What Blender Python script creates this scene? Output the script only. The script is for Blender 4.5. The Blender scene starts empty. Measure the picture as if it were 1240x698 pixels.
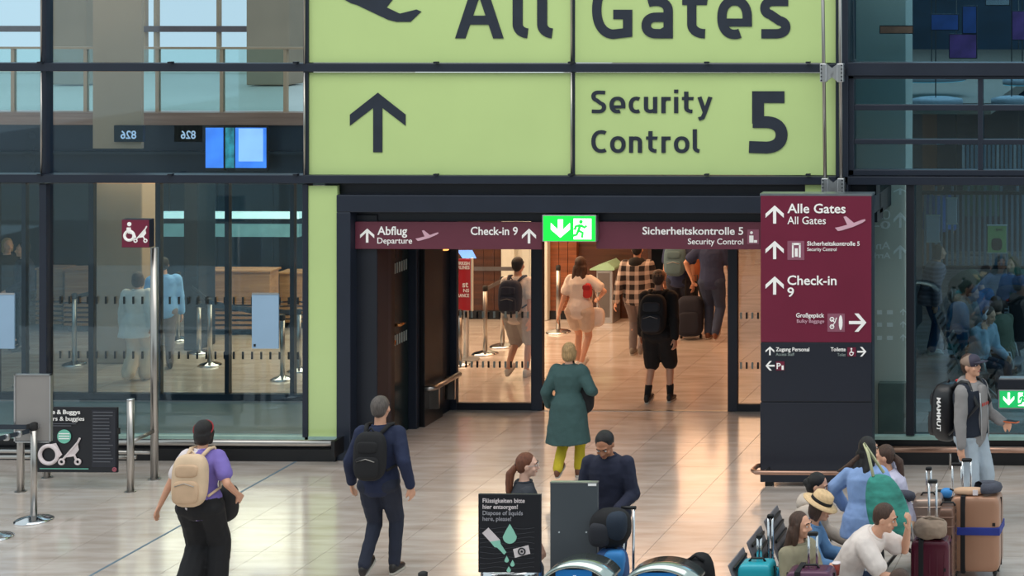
import bpy, math, random
from mathutils import Vector, Matrix, noise
random.seed(7)
C = bpy.context.scene.collection
SC = bpy.context.scene
PI = math.pi
# ------------------------------------------------------------------ camera (level, shifted lens)
F, PX, PY, HC, YAW = 2300.0, 1444.0, -70.0, 6.2, math.radians(1.15)
cam_d = bpy.data.cameras.new('camera'); cam = bpy.data.objects.new('camera', cam_d); C.objects.link(cam)
cam_d.sensor_width = 36; cam_d.lens = F/1240*36
cam_d.shift_x = (620-PX)/1240; cam_d.shift_y = -(349-PY)/1240
cam.location = (0, 0, HC); cam.rotation_euler = (PI/2, 0, YAW); cam_d.clip_end = 300
SC.camera = cam
# ------------------------------------------------------------------ world, lights, exposure
w = bpy.data.worlds.new('daylight'); SC.world = w; w.use_nodes = True
wb = w.node_tree.nodes['Background']; wb.inputs[0].default_value = (0.84, 0.96, 1.0, 1); wb.inputs[1].default_value = 0.92
SC.view_settings.view_transform = 'Standard'; SC.view_settings.look = 'None'
SC.view_settings.exposure = 0.0; SC.view_settings.gamma = 1; SC.view_settings.use_curve_mapping = False
def area(name, loc, rot, sx, sy, power, col):
    l = bpy.data.lights.new(name, 'AREA'); l.shape = 'RECTANGLE'; l.size = sx; l.size_y = sy; l.energy = power; l.color = col
    o = bpy.data.objects.new(name, l); C.objects.link(o); o.location = loc; o.rotation_euler = rot; return o
area('hall_overhead_fill', (-8, 15, 13), (0, 0, 0), 18, 9, 1150, (1, .93, .86))  # unseen area light added overhead so the hall is not lit flatly
area('passage_light', (-8.6, 28.0, 3.75), (0, 0, 0), 5.0, 4.5, 190, (1, .52, .26))
area('passage_light', (-8.6, 36.0, 3.75), (0, 0, 0), 5.0, 7, 330, (1, .56, .30))
area('check_in_light', (-13.5, 28.8, 2.98), (0, 0, 0), 6.5, 3.5, 400, (1, .72, .46))
area('right_room_light', (-3.2, 29.0, 8.5), (0, 0, 0), 5, 7, 500, (.62, .85, 1))
# ------------------------------------------------------------------ pixel rays -> real places
FW = Vector((-math.sin(YAW), math.cos(YAW), 0)); RT = Vector((math.cos(YAW), math.sin(YAW), 0)); UP = Vector((0, 0, 1))
CP = Vector((0, 0, HC))
def ray(x, y): return FW + RT*((x-PX)/F) + UP*(-(y-PY)/F)
def P(x, y, Y): d = ray(x, y); return CP + d*(Y/d.y)          # point on the vertical plane at Y
def G(x, y): d = ray(x, y); return CP + d*(HC/-d.z)            # point on the floor
def D(x, y, dep): return CP + ray(x, y)*dep                    # point at a camera depth
def GD(x, dep): p = D(x, 0, dep); p.z = 0; return p            # floor point below column x at a depth
YF = 22.54
# ------------------------------------------------------------------ materials
def lin(c): return tuple(((v/255)/12.92 if v <= 10 else (((v/255)+.055)/1.055)**2.4) for v in c)
MATS = {}
def M(name, col, rough=.5, metal=0, var=.10, scale=6, bump=0, emis=0, stretch=(1, 1, 1), bscale=None, coat=0):
    if name in MATS: return MATS[name]
    m = bpy.data.materials.new(name); m.use_nodes = True; nt = m.node_tree; b = nt.nodes['Principled BSDF']
    c = lin(col); b.inputs['Roughness'].default_value = rough; b.inputs['Metallic'].default_value = metal
    tc = nt.nodes.new('ShaderNodeTexCoord'); mp = nt.nodes.new('ShaderNodeMapping'); mp.inputs['Scale'].default_value = stretch
    nt.links.new(tc.outputs['Object'], mp.inputs[0])
    n = nt.nodes.new('ShaderNodeTexNoise'); n.inputs['Scale'].default_value = scale; n.inputs['Detail'].default_value = 4
    nt.links.new(mp.outputs[0], n.inputs['Vector'])
    r = nt.nodes.new('ShaderNodeValToRGB'); r.color_ramp.elements[0].position = .3; r.color_ramp.elements[1].position = .7
    r.color_ramp.elements[0].color = (*[max(0, v*(1-var)) for v in c], 1); r.color_ramp.elements[1].color = (*[min(1, v*(1+var)) for v in c], 1)
    nt.links.new(n.outputs['Fac'], r.inputs[0]); nt.links.new(r.outputs[0], b.inputs['Base Color'])
    if coat: b.inputs['Coat Weight'].default_value = coat; b.inputs['Coat Roughness'].default_value = .08
    if emis:
        nt.links.new(r.outputs[0], b.inputs['Emission Color']); b.inputs['Emission Strength'].default_value = emis
    if bump:
        n2 = nt.nodes.new('ShaderNodeTexNoise'); n2.inputs['Scale'].default_value = bscale or scale*5; nt.links.new(mp.outputs[0], n2.inputs['Vector'])
        bp = nt.nodes.new('ShaderNodeBump'); bp.inputs['Strength'].default_value = bump; bp.inputs['Distance'].default_value = .02
        nt.links.new(n2.outputs['Fac'], bp.inputs['Height']); nt.links.new(bp.outputs[0], b.inputs['Normal'])
    MATS[name] = m; return m
def glass(name, tint, refl=.10, rough=.02):
    m = bpy.data.materials.new(name); m.use_nodes = True; nt = m.node_tree; nt.nodes.remove(nt.nodes['Principled BSDF'])
    out = nt.nodes['Material Output']; t = nt.nodes.new('ShaderNodeBsdfTransparent'); t.inputs[0].default_value = (*tint, 1)
    g = nt.nodes.new('ShaderNodeBsdfGlossy'); g.inputs['Roughness'].default_value = rough; g.inputs[0].default_value = (.85, .95, 1, 1)
    lw = nt.nodes.new('ShaderNodeFresnel'); lw.inputs[0].default_value = 1.38
    mu = nt.nodes.new('ShaderNodeMath'); mu.operation = 'MAXIMUM'; mu.inputs[1].default_value = refl; nt.links.new(lw.outputs[0], mu.inputs[0])
    mx = nt.nodes.new('ShaderNodeMixShader'); nt.links.new(mu.outputs[0], mx.inputs[0]); nt.links.new(t.outputs[0], mx.inputs[1]); nt.links.new(g.outputs[0], mx.inputs[2])
    nt.links.new(mx.outputs[0], out.inputs[0]); MATS[name] = m; return m
def wood(name, c1, c2, sc=2.0, rough=.35, axis='x'):
    m = bpy.data.materials.new(name); m.use_nodes = True; nt = m.node_tree; b = nt.nodes['Principled BSDF']; b.inputs['Roughness'].default_value = rough
    tc = nt.nodes.new('ShaderNodeTexCoord'); mp = nt.nodes.new('ShaderNodeMapping'); nt.links.new(tc.outputs['Object'], mp.inputs[0])
    mp.inputs['Scale'].default_value = {'x': (.6, 6, 14), 'z': (14, 14, .6)}[axis]
    n = nt.nodes.new('ShaderNodeTexNoise'); n.inputs['Scale'].default_value = sc; n.inputs['Detail'].default_value = 6; nt.links.new(mp.outputs[0], n.inputs['Vector'])
    r = nt.nodes.new('ShaderNodeValToRGB'); r.color_ramp.elements[0].position = .3; r.color_ramp.elements[1].position = .72
    r.color_ramp.elements[0].color = (*lin(c1), 1); r.color_ramp.elements[1].color = (*lin(c2), 1)
    nt.links.new(n.outputs['Fac'], r.inputs[0]); nt.links.new(r.outputs[0], b.inputs['Base Color']); MATS[name] = m; return m
def stone(name, c1, c2, rough):
    m = bpy.data.materials.new(name); m.use_nodes = True; nt = m.node_tree; b = nt.nodes['Principled BSDF']
    tc = nt.nodes.new('ShaderNodeTexCoord'); mp = nt.nodes.new('ShaderNodeMapping'); mp.inputs['Scale'].default_value = (.5, 2.2, 1)
    oi = nt.nodes.new('ShaderNodeObjectInfo'); va = nt.nodes.new('ShaderNodeVectorMath'); va.operation = 'ADD'
    nt.links.new(tc.outputs['Object'], va.inputs[0]); nt.links.new(oi.outputs['Location'], va.inputs[1]); nt.links.new(va.outputs[0], mp.inputs[0])
    n = nt.nodes.new('ShaderNodeTexNoise'); n.inputs['Scale'].default_value = 3.0; n.inputs['Detail'].default_value = 8; nt.links.new(mp.outputs[0], n.inputs['Vector'])
    r = nt.nodes.new('ShaderNodeValToRGB'); r.color_ramp.elements[0].position = .3; r.color_ramp.elements[1].position = .7
    r.color_ramp.elements[0].color = (*lin(c1), 1); r.color_ramp.elements[1].color = (*lin(c2), 1); nt.links.new(n.outputs['Fac'], r.inputs[0])
    mr = nt.nodes.new('ShaderNodeMapRange'); mr.inputs[3].default_value = .95; mr.inputs[4].default_value = 1.03; nt.links.new(oi.outputs['Random'], mr.inputs[0])
    mm = nt.nodes.new('ShaderNodeVectorMath'); mm.operation = 'SCALE'; nt.links.new(r.outputs[0], mm.inputs[0]); nt.links.new(mr.outputs[0], mm.inputs['Scale'])
    nt.links.new(mm.outputs[0], b.inputs['Base Color']); b.inputs['Roughness'].default_value = rough
    n2 = nt.nodes.new('ShaderNodeTexNoise'); n2.inputs['Scale'].default_value = 1.3; nt.links.new(va.outputs[0], n2.inputs['Vector'])
    r2 = nt.nodes.new('ShaderNodeMapRange'); r2.inputs[3].default_value = rough-.05; r2.inputs[4].default_value = rough+.09
    nt.links.new(n2.outputs['Fac'], r2.inputs[0]); nt.links.new(r2.outputs[0], b.inputs['Roughness']); b.inputs['Specular IOR Level'].default_value = .9; b.inputs['Coat Weight'].default_value = .8; b.inputs['Coat IOR'].default_value = 1.75; b.inputs['Coat Roughness'].default_value = .13
    MATS[name] = m; return m
# ------------------------------------------------------------------ mesh builder
class MB:
    def __init__(s): s.v = []; s.f = []
    def add(s, v, f):
        k = len(s.v); s.v += [Vector(p) for p in v]; s.f += [tuple(i+k for i in q) for q in f]; return s
    def box(s, x0, x1, y0, y1, z0, z1):
        v = [(x, y, z) for z in (z0, z1) for y in (y0, y1) for x in (x0, x1)]
        return s.add(v, [(0, 2, 3, 1), (4, 5, 7, 6), (0, 1, 5, 4), (2, 6, 7, 3), (0, 4, 6, 2), (1, 3, 7, 5)])
    def loft(s, rings, cap=True):
        n = len(rings[0]); v = [p for r in rings for p in r]; f = []
        for i in range(len(rings)-1):
            for j in range(n): f.append((i*n+j, i*n+(j+1) % n, (i+1)*n+(j+1) % n, (i+1)*n+j))
        if cap: f.append(tuple(range(n-1, -1, -1))); f.append(tuple((len(rings)-1)*n+j for j in range(n)))
        return s.add(v, f)
    def tube(s, pts, rad, n=10):
        pts = [Vector(p) for p in pts]; rs = rad if isinstance(rad, (list, tuple)) else [rad]*len(pts); rings = []; ref = None
        for i, p in enumerate(pts):
            t = (pts[min(i+1, len(pts)-1)]-pts[max(i-1, 0)]).normalized()
            if ref is None: ref = Vector((0, 0, 1)) if abs(t.z) < .9 else Vector((1, 0, 0))
            a = (ref-t*ref.dot(t)).normalized(); ref = a; b = t.cross(a)
            rings.append([p+(a*math.cos(2*PI*j/n)+b*math.sin(2*PI*j/n))*rs[i] for j in range(n)])
        return s.loft(rings)
    def cyl(s, p0, p1, r, n=12): return s.tube([p0, p1], r, n)
    def ell(s, c, r, rot=None, n=12, m=8):
        c = Vector(c); v = []; f = []
        for i in range(m+1):
            th = PI*i/m
            for j in range(n):
                a = 2*PI*j/n; p = Vector((r[0]*math.sin(th)*math.cos(a), r[1]*math.sin(th)*math.sin(a), r[2]*math.cos(th)))
                v.append(c+((rot @ p) if rot else p))
        for i in range(m):
            for j in range(n): f.append((i*n+j, (i+1)*n+j, (i+1)*n+(j+1) % n, i*n+(j+1) % n))
        return s.add(v, f)
    def caps(s, p0, r0, p1, r1, n=10):
        p0 = Vector(p0); p1 = Vector(p1)
        s.tube([p0, p1], [r0, r1], n); s.ell(p0, (r0,)*3, n=n, m=6); return s.ell(p1, (r1,)*3, n=n, m=6)
    def chain(s, pts, rad):
        for i in range(len(pts)-1): s.caps(pts[i], rad[i], pts[i+1], rad[i+1])
        return s
    def lathe(s, c, prof, n=24):
        c = Vector(c); return s.loft([[c+Vector((r*math.cos(2*PI*j/n), r*math.sin(2*PI*j/n), z)) for j in range(n)] for r, z in prof])
    def ring(s, c, R, r, ax=None, n=24, m=8, a0=0, a1=2*PI, sx=1):
        c = Vector(c); full = abs(a1-a0-2*PI) < 1e-4; pts = []; v = []; f = []; q = n if full else n+1
        for i in range(q):
            a = a0+(a1-a0)*i/n; d = Vector((math.cos(a)*sx, 0, math.sin(a)))
            for j in range(m):
                b = 2*PI*j/m; p = d*(R+r*math.cos(b))+Vector((0, r*math.sin(b), 0)); v.append(c+((ax @ p) if ax else p))
        for i in range(n):
            for j in range(m): f.append((i*m+j, i*m+(j+1) % m, ((i+1) % q)*m+(j+1) % m, ((i+1) % q)*m+j))
        return s.add(v, f)
    def prism(s, pts, y0, y1):                                  # outline in x,z extruded along y
        n = len(pts); v = [(x, y0, z) for x, z in pts]+[(x, y1, z) for x, z in pts]
        return s.add(v, [tuple(range(n)), tuple(range(2*n-1, n-1, -1))]+[(i, i+n, (i+1) % n+n, (i+1) % n) for i in range(n)])
    def sbox(s, c, h, e=4.0, n=24, m=14, rot=None):             # superellipsoid: soft rounded box
        c = Vector(c); v = []; f = []; g = lambda t: math.copysign(abs(t)**(2/e), t)
        for i in range(m+1):
            th = PI*i/m
            for j in range(n):
                a = 2*PI*j/n; p = Vector((h[0]*g(math.sin(th))*g(math.cos(a)), h[1]*g(math.sin(th))*g(math.sin(a)), h[2]*g(math.cos(th)))); v.append(c+((rot @ p) if rot else p))
        for i in range(m):
            for j in range(n): f.append((i*n+j, (i+1)*n+j, (i+1)*n+(j+1) % n, i*n+(j+1) % n))
        return s.add(v, f)
def wloc(o):
    l = Vector((0, 0, 0))
    while o: l += o.location; o = o.parent
    return l
def obj(name, mb, m, parent=None, smooth=False, bevel=0, local=False, label=None):
    me = bpy.data.meshes.new(name)
    off = Vector((0, 0, 0)) if (local or parent is None) else wloc(parent)
    me.from_pydata([tuple(p-off) for p in mb.v], [], mb.f); me.update()
    if smooth: me.polygons.foreach_set('use_smooth', [True]*len(me.polygons))
    me.materials.append(m if not isinstance(m, str) else MATS[m])
    o = bpy.data.objects.new(name, me); C.objects.link(o); o.parent = parent
    if bevel:
        b = o.modifiers.new('bevel', 'BEVEL'); b.width = bevel; b.segments = 2; b.limit_method = 'ANGLE'
    if label: o['label'] = label
    return o
def thing(name, label, cat, loc=(0, 0, 0), rz=0, group=None):
    o = bpy.data.objects.new(name, None); C.objects.link(o); o.location = loc; o.rotation_euler = (0, 0, rz); o.empty_display_size = .2
    o['label'] = label; o['category'] = cat
    if group: o['group'] = group
    return o
def struct(o): o['kind'] = 'structure'; return o
def sroot(name, loc=(0, 0, 0)):
    o = bpy.data.objects.new(name, None); C.objects.link(o); o.location = loc; o['kind'] = 'structure'; return o
def dup(o, parent=None):
    c = o.copy(); C.objects.link(c); c.parent = parent
    for k in list(o.children): dup(k, c)
    return c
# boxes between pixel columns and rows on a plane at Y, thickness going back
def pbox(mb, x0, x1, y0, y1, Y, th): a = P(x0, y1, Y); b = P(x1, y0, Y); z0 = P((x0+x1)/2, y1, Y).z; z1 = P((x0+x1)/2, y0, Y).z; return mb.box(a.x, b.x, Y, Y+th, z0, z1)
def pb(x0, x1, y0, y1, Y, th): return pbox(MB(), x0, x1, y0, y1, Y, th)
def zat(y, Y, x=620): return P(x, y, Y).z
def xat(x, Y): return P(x, 0, Y).x
# ------------------------------------------------------------------ lettering
def rib(pts, w):
    pts = [Vector(p) for p in pts]; pts = [p for i, p in enumerate(pts) if i == 0 or (p-pts[i-1]).length > 1e-3]; L = []; R = []
    for i, p in enumerate(pts):
        t0 = (p-pts[i-1]).normalized() if i else None; t1 = (pts[i+1]-p).normalized() if i < len(pts)-1 else None
        t0 = t0 or t1; t1 = t1 or t0; n0 = Vector((-t0.y, t0.x)); n1 = Vector((-t1.y, t1.x)); b = (n0+n1).normalized(); k = w/2/max(.35, b.dot(n0))
        L.append(p+b*k); R.append(p-b*k)
    return [(L[i], L[i+1], R[i+1], R[i]) for i in range(len(pts)-1)]
def arc(cx, cy, rx, ry, a0, a1, n=16, e=2.25):
    g = lambda t: math.copysign(abs(t)**(2/e), t); o = []
    for i in range(n+1):
        a = math.radians(a0+(a1-a0)*i/n); o.append((cx+rx*g(math.cos(a)), cy+ry*g(math.sin(a))))
    return o
def glyph(ch, w, X=.73):
    h = w/2; q = []
    if ch == 'A': q = [((0, 0), (.18, 0), (.52, 1), (.33, 1)), ((.85, 0), (.67, 0), (.33, 1), (.52, 1)), ((.17, .24), (.68, .24), (.64, .24+w*.9), (.21, .24+w*.9))]; W = .85
    elif ch == 'l': q = rib([(h, 1.06), (h, .26)]+arc(.30, .26, .30-h, .26-h, 180, 262), w); W = .27
    elif ch == 'G': q = rib(arc(.40, .5, .40-h, .5-h+.01, 62, 180)+arc(.40, .5, .40-h, .5-h+.01, 180, 268)+[(.72-h, .02+h), (.72-h, .50-h), (.38, .50-h)], w); W = .74
    elif ch == 'C': q = rib(arc(.40, .5, .40-h, .5-h+.01, 60, 300), w); W = .62
    elif ch == 'a': q = rib(arc(.26, X-.26, .26, .26-h, 120, 90, 4)+arc(.26, X-.26, .30-h, .26-h, 80, 0)+[(.56-h, 0)], w)+rib([(.56-h, X*.62-h), (.30, X*.62-h)]+arc(.27, X*.31, .27-h, X*.31-h, 100, 262)+[(.36, h), (.56-h, .15)], w); W = .58
    elif ch == 't': q = rib([(.17, X+.24), (.17, .26)]+arc(.42, .26, .25, .26-h, 180, 268), w)+[((0, X), (.46, X), (.44, X-w*.9), (0, X-w*.9))]; W = .48
    elif ch == 'e': q = rib(arc(.31, X/2, .31-h, X/2-h+.01, -8, 180)+arc(.31, X/2, .31-h, X/2-h+.01, 180, 292), w)+[((.05, X/2-w*.1), (.62, X/2-w*.1), (.62, X/2-w*.95), (.05, X/2-w*.95))]; W = .62
    elif ch == 's': q = rib([(.50, X-h)]+arc(.24, X-.2, .24-h, .2-h, 90, 250)+arc(.27, .2, .27-h, .2-h, 70, -90)+[(.02, h)], w); W = .54
    elif ch == 'S': q = rib([(.54, 1-h)]+arc(.28, .75, .28-h, .26-h, 90, 250)+arc(.28, .26, .30-h, .27-h, 70, -90)+[(.02, h)], w); W = .58
    elif ch == 'c': q = rib(arc(.30, X/2, .30-h, X/2-h+.01, 62, 298), w); W = .46
    elif ch == 'u': q = rib([(h, X), (h, .25)]+arc(.26, .25, .26-h, .25-h, 180, 270)+[(.50-h, .12)], w)+rib([(.52-h, X), (.52-h, 0)], w); W = .55
    elif ch == 'n': q = rib([(.52-h, 0), (.52-h, X-.25)]+arc(.26, X-.25, .26-h, .25-h, 0, 90)+[(h, X-.1)], w)+rib([(h, X), (h, 0)], w); W = .55
    elif ch == 'r': q = rib([(h, X), (h, 0)], w)+rib([(h, X-.16), (.2, X-h), (.36, X-h)], w); W = .36
    elif ch == 'i': q = rib([(h, X), (h, 0)], w)+rib([(h, 1.06), (h, .90)], w); W = .17
    elif ch == 'o': q = rib(arc(.31, X/2, .31-h, X/2-h+.01, 0, 360, 28), w); W = .62
    elif ch == 'y': q = rib([(.07, X), (.27, .08)], w)+rib([(.50, X), (.30, .08), (.20, -.2), (.04, -.26)], w); W = .53
    elif ch == '5': q = rib([(.57, 1-h), (.05+h, 1-h), (.05+h, .48)], w)+rib([(.06, .60-h)]+arc(.26, .30, .36-h, .30-h, 84, -86)+[(.0, h*1.1)], w); W = .6
    elif ch == ' ': W = .28
    return q, W
def letters(parent, name, s, x0, x1, yb, yc, Y, m, w=.17, gap=.13, th=.012):
    quads = []; cx = 0
    for ch in s:
        q, W = glyph(ch, w); quads += [[(p[0]+cx, p[1]) for p in qq] for qq in q]; cx += W+gap
    tot = cx-gap; A = P(x0, yb, Y); B = P(x1, yb, Y); H = zat(yc, Y, x0)-A.z; k = (B.x-A.x)/tot; mb = MB()
    e = 0; last = None                                          # each stroke lies a hair behind the one before
    for q in quads:
        if last is None or abs(q[0][0]-last[1][0])+abs(q[0][1]-last[1][1]) > 1e-6: e = (e+1) % 4
        last = q; mb.prism([(A.x+p[0]*k, A.z+p[1]*H) for p in q], Y-.0012*e, Y+th)
    return obj(name, mb, m, parent)
_cap = {}
def textmesh(s, bold):
    cu = bpy.data.curves.new('t', 'FONT'); cu.body = s; cu.size = 1; cu.extrude = .0; cu.offset = .014 if bold else .004; cu.resolution_u = 3
    o = bpy.data.objects.new('t', cu); C.objects.link(o); bpy.context.view_layer.update()
    me = bpy.data.meshes.new_from_object(o.evaluated_get(bpy.context.evaluated_depsgraph_get()))
    bpy.data.objects.remove(o); bpy.data.curves.remove(cu)
    v = [tuple(p.co) for p in me.vertices]; f = [tuple(p.vertices) for p in me.polygons]; bpy.data.meshes.remove(me); return v, f
def text(parent, s, x0, x1, yb, yc, Y, m, bold=False, name='lettering', mirror=False, side=-1):
    if 'H' not in _cap: v, f = textmesh('H', False); _cap['H'] = max(p[1] for p in v)
    v, f = textmesh(s, bold); a = min(p[0] for p in v); b = max(p[0] for p in v)
    A = P(x0, yb, Y); B = P(x1, yb, Y); H = (zat(yc, Y, x0)-A.z)/_cap['H']; k = (B.x-A.x)/(b-a); mb = MB()
    q = [((B.x-(p[0]-a)*k) if mirror else (A.x+(p[0]-a)*k), Y, A.z+p[1]*H) for p in v]
    mb.add(q, f); o = obj(name, mb, m, parent); so = o.modifiers.new('th', 'SOLIDIFY'); so.thickness = .004; so.offset = 0; return o
def pprism(pts, Y, th=.006): return MB().prism([(P(x, y, Y).x, P(x, y, Y).z) for x, y in pts], Y, Y+th)
def arrow(parent, x0, x1, y0, y1, Y, m, d='u', t=.17, name='arrow', th=.006):
    # unit arrow pointing up in a box, then turned
    s = [(0, .55), (.5, 1), (1, .55), (1, .55-t*1.35), (.5+t/2, .94-t*1.5+.02), (.5+t/2, 0), (.5-t/2, 0), (.5-t/2, .94-t*1.5+.02), (0, .55-t*1.35)]
    f = {'u': lambda u, v: (u, v), 'd': lambda u, v: (u, 1-v), 'r': lambda u, v: (v, 1-u), 'l': lambda u, v: (1-v, u)}[d]
    return obj(name, pprism([(x0+f(u, v)[0]*(x1-x0), y1-f(u, v)[1]*(y1-y0)) for u, v in s], Y, th), m, parent)
PLANE = [(0, .12), (.10, .26), (.55, .20), (.30, .62), (.42, .66), (.72, .34), (.92, .36), (1.0, .55), (.93, .66), (.55, .62), (.18, .02), (.10, 0), (.06, .03)]
def plane_icon(parent, x0, x1, y0, y1, Y, m):
    s = [(0, .30), (.08, .32), (.20, .42), (.46, .60), (.26, .98), (.36, 1.0), (.68, .70), (.88, .84), (.99, .82), (1, .74), (.90, .60), (.52, .30), (.22, .02), (.10, 0), (.06, .06)]
    s = [(0, .22), (.12, .26), (.40, .42), (.28, .96), (.36, 1.0), (.62, .55), (.86, .74), (.98, .80), (1, .70), (.90, .56), (.60, .28), (.22, .04), (.10, 0)]
    return obj('plane_symbol', pprism([(x0+u*(x1-x0), y1-v*(y1-y0)) for u, v in s], Y), m, parent)
# ------------------------------------------------------------------ palette
M('steel', (176, 172, 168), .28, 1, .06); M('chrome', (215, 218, 222), .12, 1, .03); M('navy_metal', (37, 44, 58), .38, .2, .08, 3)
M('navy_dark', (22, 27, 38), .45, .1, .1, 3); M('black_panel', (17, 18, 22), .35, .1, .15, 3); M('ink', (34, 42, 56), .45)
M('green_panel', (192, 216, 146), .22, 0, .05, .6, coat=.6); M('green_edge', (156, 190, 98), .35, 0, .05, 1)
M('wine', (112, 28, 56), .38, 0, .05, 2); M('wine_band', (100, 46, 62), .42, 0, .06, 2); M('totem_navy', (28, 33, 46), .42, 0, .06, 2)
M('white_print', (238, 236, 234), .5, 0, .02, emis=.12); M('pink_print', (214, 170, 186), .5, 0, .03); M('icon_box', (142, 84, 104), .5, 0, .03)
M('dim_print', (150, 162, 160), .5, 0, .04); M('black', (14, 14, 16), .45); M('rubber', (20, 20, 22), .7)
M('grey_board', (146, 142, 140), .5, 0, .05, 2); M('alu', (190, 192, 195), .35, .9, .04)
stone('floor_stone', (190, 174, 162), (224, 212, 204), .2); M('joint', (118, 112, 106), .7); M('blue_joint', (96, 118, 134), .55)
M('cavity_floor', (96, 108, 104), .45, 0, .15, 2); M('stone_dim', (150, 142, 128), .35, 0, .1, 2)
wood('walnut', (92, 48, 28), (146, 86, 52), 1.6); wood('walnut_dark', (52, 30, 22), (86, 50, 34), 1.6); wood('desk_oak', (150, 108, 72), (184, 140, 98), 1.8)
M('tan_column', (160, 136, 114), .6, 0, .08, 1.5); M('tan_panel', (186, 152, 122), .5, 0, .06, 1.2); M('reflected_print', (250, 252, 250), .5, 0, .01); M('grey_column', (212, 214, 204), .55, 0, .05, 1.2)
M('teal_wall', (24, 48, 70), .35, 0, .35, .9, stretch=(1, 1, 2.5)); M('teal_dark', (14, 30, 42), .3, 0, .3, 1)
M('band_navy', (16, 32, 48), .25, 0, .2, 1); M('white_wall', (205, 205, 196), .6, 0, .05, 1)
glass('facade_glass', (.80, .91, .97), .035); glass('clear_glass', (.90, .95, .95), .05); glass('door_glass', (.93, .93, .92), .05); glass('rail_glass', (.82, .92, .90), .08)
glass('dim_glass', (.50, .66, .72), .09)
M('exit_green', (14, 208, 54), .4, 0, .02, emis=1.6); M('exit_white', (245, 255, 245), .4, 0, .01, emis=1.9)
M('screen_blue', (70, 130, 225), .3, 0, .25, 3, emis=1.0); M('screen_pale', (160, 195, 245), .3, 0, .1, 3, emis=.9); M('screen_teal', (50, 130, 140), .3, 0, .6, 8, emis=.8)
M('lamp_white', (200, 240, 238), .4, 0, .05, emis=.9); M('amber_light', (255, 170, 90), .4, 0, .02, emis=2.2); M('paper', (150, 180, 208), .6, 0, .04, 2)
# ------------------------------------------------------------------ floor: bed, tiles
fl = sroot('floor')
obj('tile_bed', MB().box(-26, 6, 9, 50, -.12, -.008), 'joint', fl)
obj('hall_paving', MB().box(-40, 14, -25, 9, -.12, -.004), 'stone_dim', fl)
struct(obj('wall_opposite', MB().box(-40, 14, -25.3, -25, 0, 8), 'teal_wall'))
TW, TL = .652, 1.067; X0 = G(816.6, 564).x; Y0 = G(400, 630).y
tile_me = None; tiles = 0; placed = set(); jx = round((G(351, 564).x-X0)/TW)
for iy in range(-5, 8):
    y0 = Y0+iy*TL
    for ix in range(-22, 18):
        x0 = X0+ix*TW; cx, cy = x0+TW/2, y0+TL/2; dp = (Vector((cx, cy, 0))-CP).dot(FW); px = PX+F*(Vector((cx, cy, 0))-CP).dot(RT)/dp; py = PY+F*HC/dp
        if not (-45 < px < 1285 and py < 745): continue
        if y0 > 24.9 and not (500 < px < 960): continue
        if y0 > YF-.3 and px > 900: continue
        if y0 > YF+.4 and px < 395: continue
        if tiles >= 300: continue
        if tile_me is None:
            t = obj('tile', MB().box(-TW/2+.0022, TW/2-.0022, -TL/2+.0022, TL/2-.0022, -.03, 0), 'floor_stone', None, bevel=0); tile_me = t.data
        else: t = bpy.data.objects.new('tile', tile_me); C.objects.link(t)
        placed.add((ix, iy)); t.parent = fl; t.location = (cx, cy, random.uniform(-.0004, .0004)); tiles += 1
        last = y0+TL
mb = MB()                                                       # tiles deep in the building, too small to pick apart
for iy in range(-5, 32):
    for ix in range(-30, 18):
        if (ix, iy) in placed: continue
        x0 = X0+ix*TW; y0 = Y0+iy*TL
        mb.box(x0+.003, x0+TW-.003, y0+.003, y0+TL-.003, -.03, -.001)
o = obj('far_tile', mb, 'floor_stone', fl); o['kind'] = 'stuff'
xj = X0+jx*TW; obj('expansion_joint', MB().box(xj-.014, xj+.014, 12, YF, -.02, .0015), 'blue_joint', fl)
XW = xat(376, YF); x1c = xat(410, YF); xr = xat(1050, YF)
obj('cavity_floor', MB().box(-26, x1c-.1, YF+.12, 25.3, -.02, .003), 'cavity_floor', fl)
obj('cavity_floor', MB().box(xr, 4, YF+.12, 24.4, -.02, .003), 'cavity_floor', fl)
# ------------------------------------------------------------------ facade: posts, rails, panes
fc = sroot('wall_back')
def member(name, x0, x1, y0, y1, yo=-.08, th=.16, m='navy_metal', par=None): return obj(name, pb(x0, x1, y0, y1, YF+yo, th), m, par or fc, bevel=.006)
member('transom', -60, 1012, 77, 87); member('transom', -60, 1310, 213, 223, -.10, .2); member('transom', 1026, 1310, 76, 92, -.12, .2)
member('transom', -60, 372, -62, -54); member('transom', 1026, 1310, -62, -50)
for a, b in ((49, 56), (367, 373)): member('mullion', a, b, -150, 213, -.05, .14)
member('mullion', 47, 56, 223, 530, -.05, .14); member('mullion', 366, 372.5, 223, 530, -.05, .14); member('mullion', 691, 696, -150, 213, -.03, .05)
member('mullion', 1012, 1027, -150, 235, -.10, .2); member('mullion', 1097, 1107, 223, 528, -.05, .14, 'navy_dark')
for x in (50, 368.5, 692):
    for a, b in ((-150, 77), (88, 212)): obj('steel_rod', MB().cyl(P(x, b, YF-.09), P(x, a, YF-.09), .011), 'steel', fc, True)
for x in (47, 205, 357, 527, 690, 855, 978):
    for y in (77, 213): obj('clip', pb(x-2.5, x+2.5, y-2.2, y, YF-.14, .06), 'navy_dark', fc)
member('rim', 1026, 1034, 92, 213, -.06, .12); member('rim', 1026, 1310, 92, 96, -.06, .12); member('rim', 1026, 1310, 206, 213, -.06, .12)
member('louvre_rail', 1034, 1310, 127, 134, -.05, .10); member('louvre_rail', 1034, 1310, 169, 175, -.05, .10); member('louvre_rail', 1184, 1190, 96, 206, -.055, .10)
n = 0
def window(x0, x1, y0, y1, m='facade_glass'):
    global n; n += 1
    r = sroot('window_%d' % n, P((x0+x1)/2, y1, YF+.02)); obj('pane', pb(x0, x1, y0, y1, YF+.02, .014), m, r)
    return r
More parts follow.
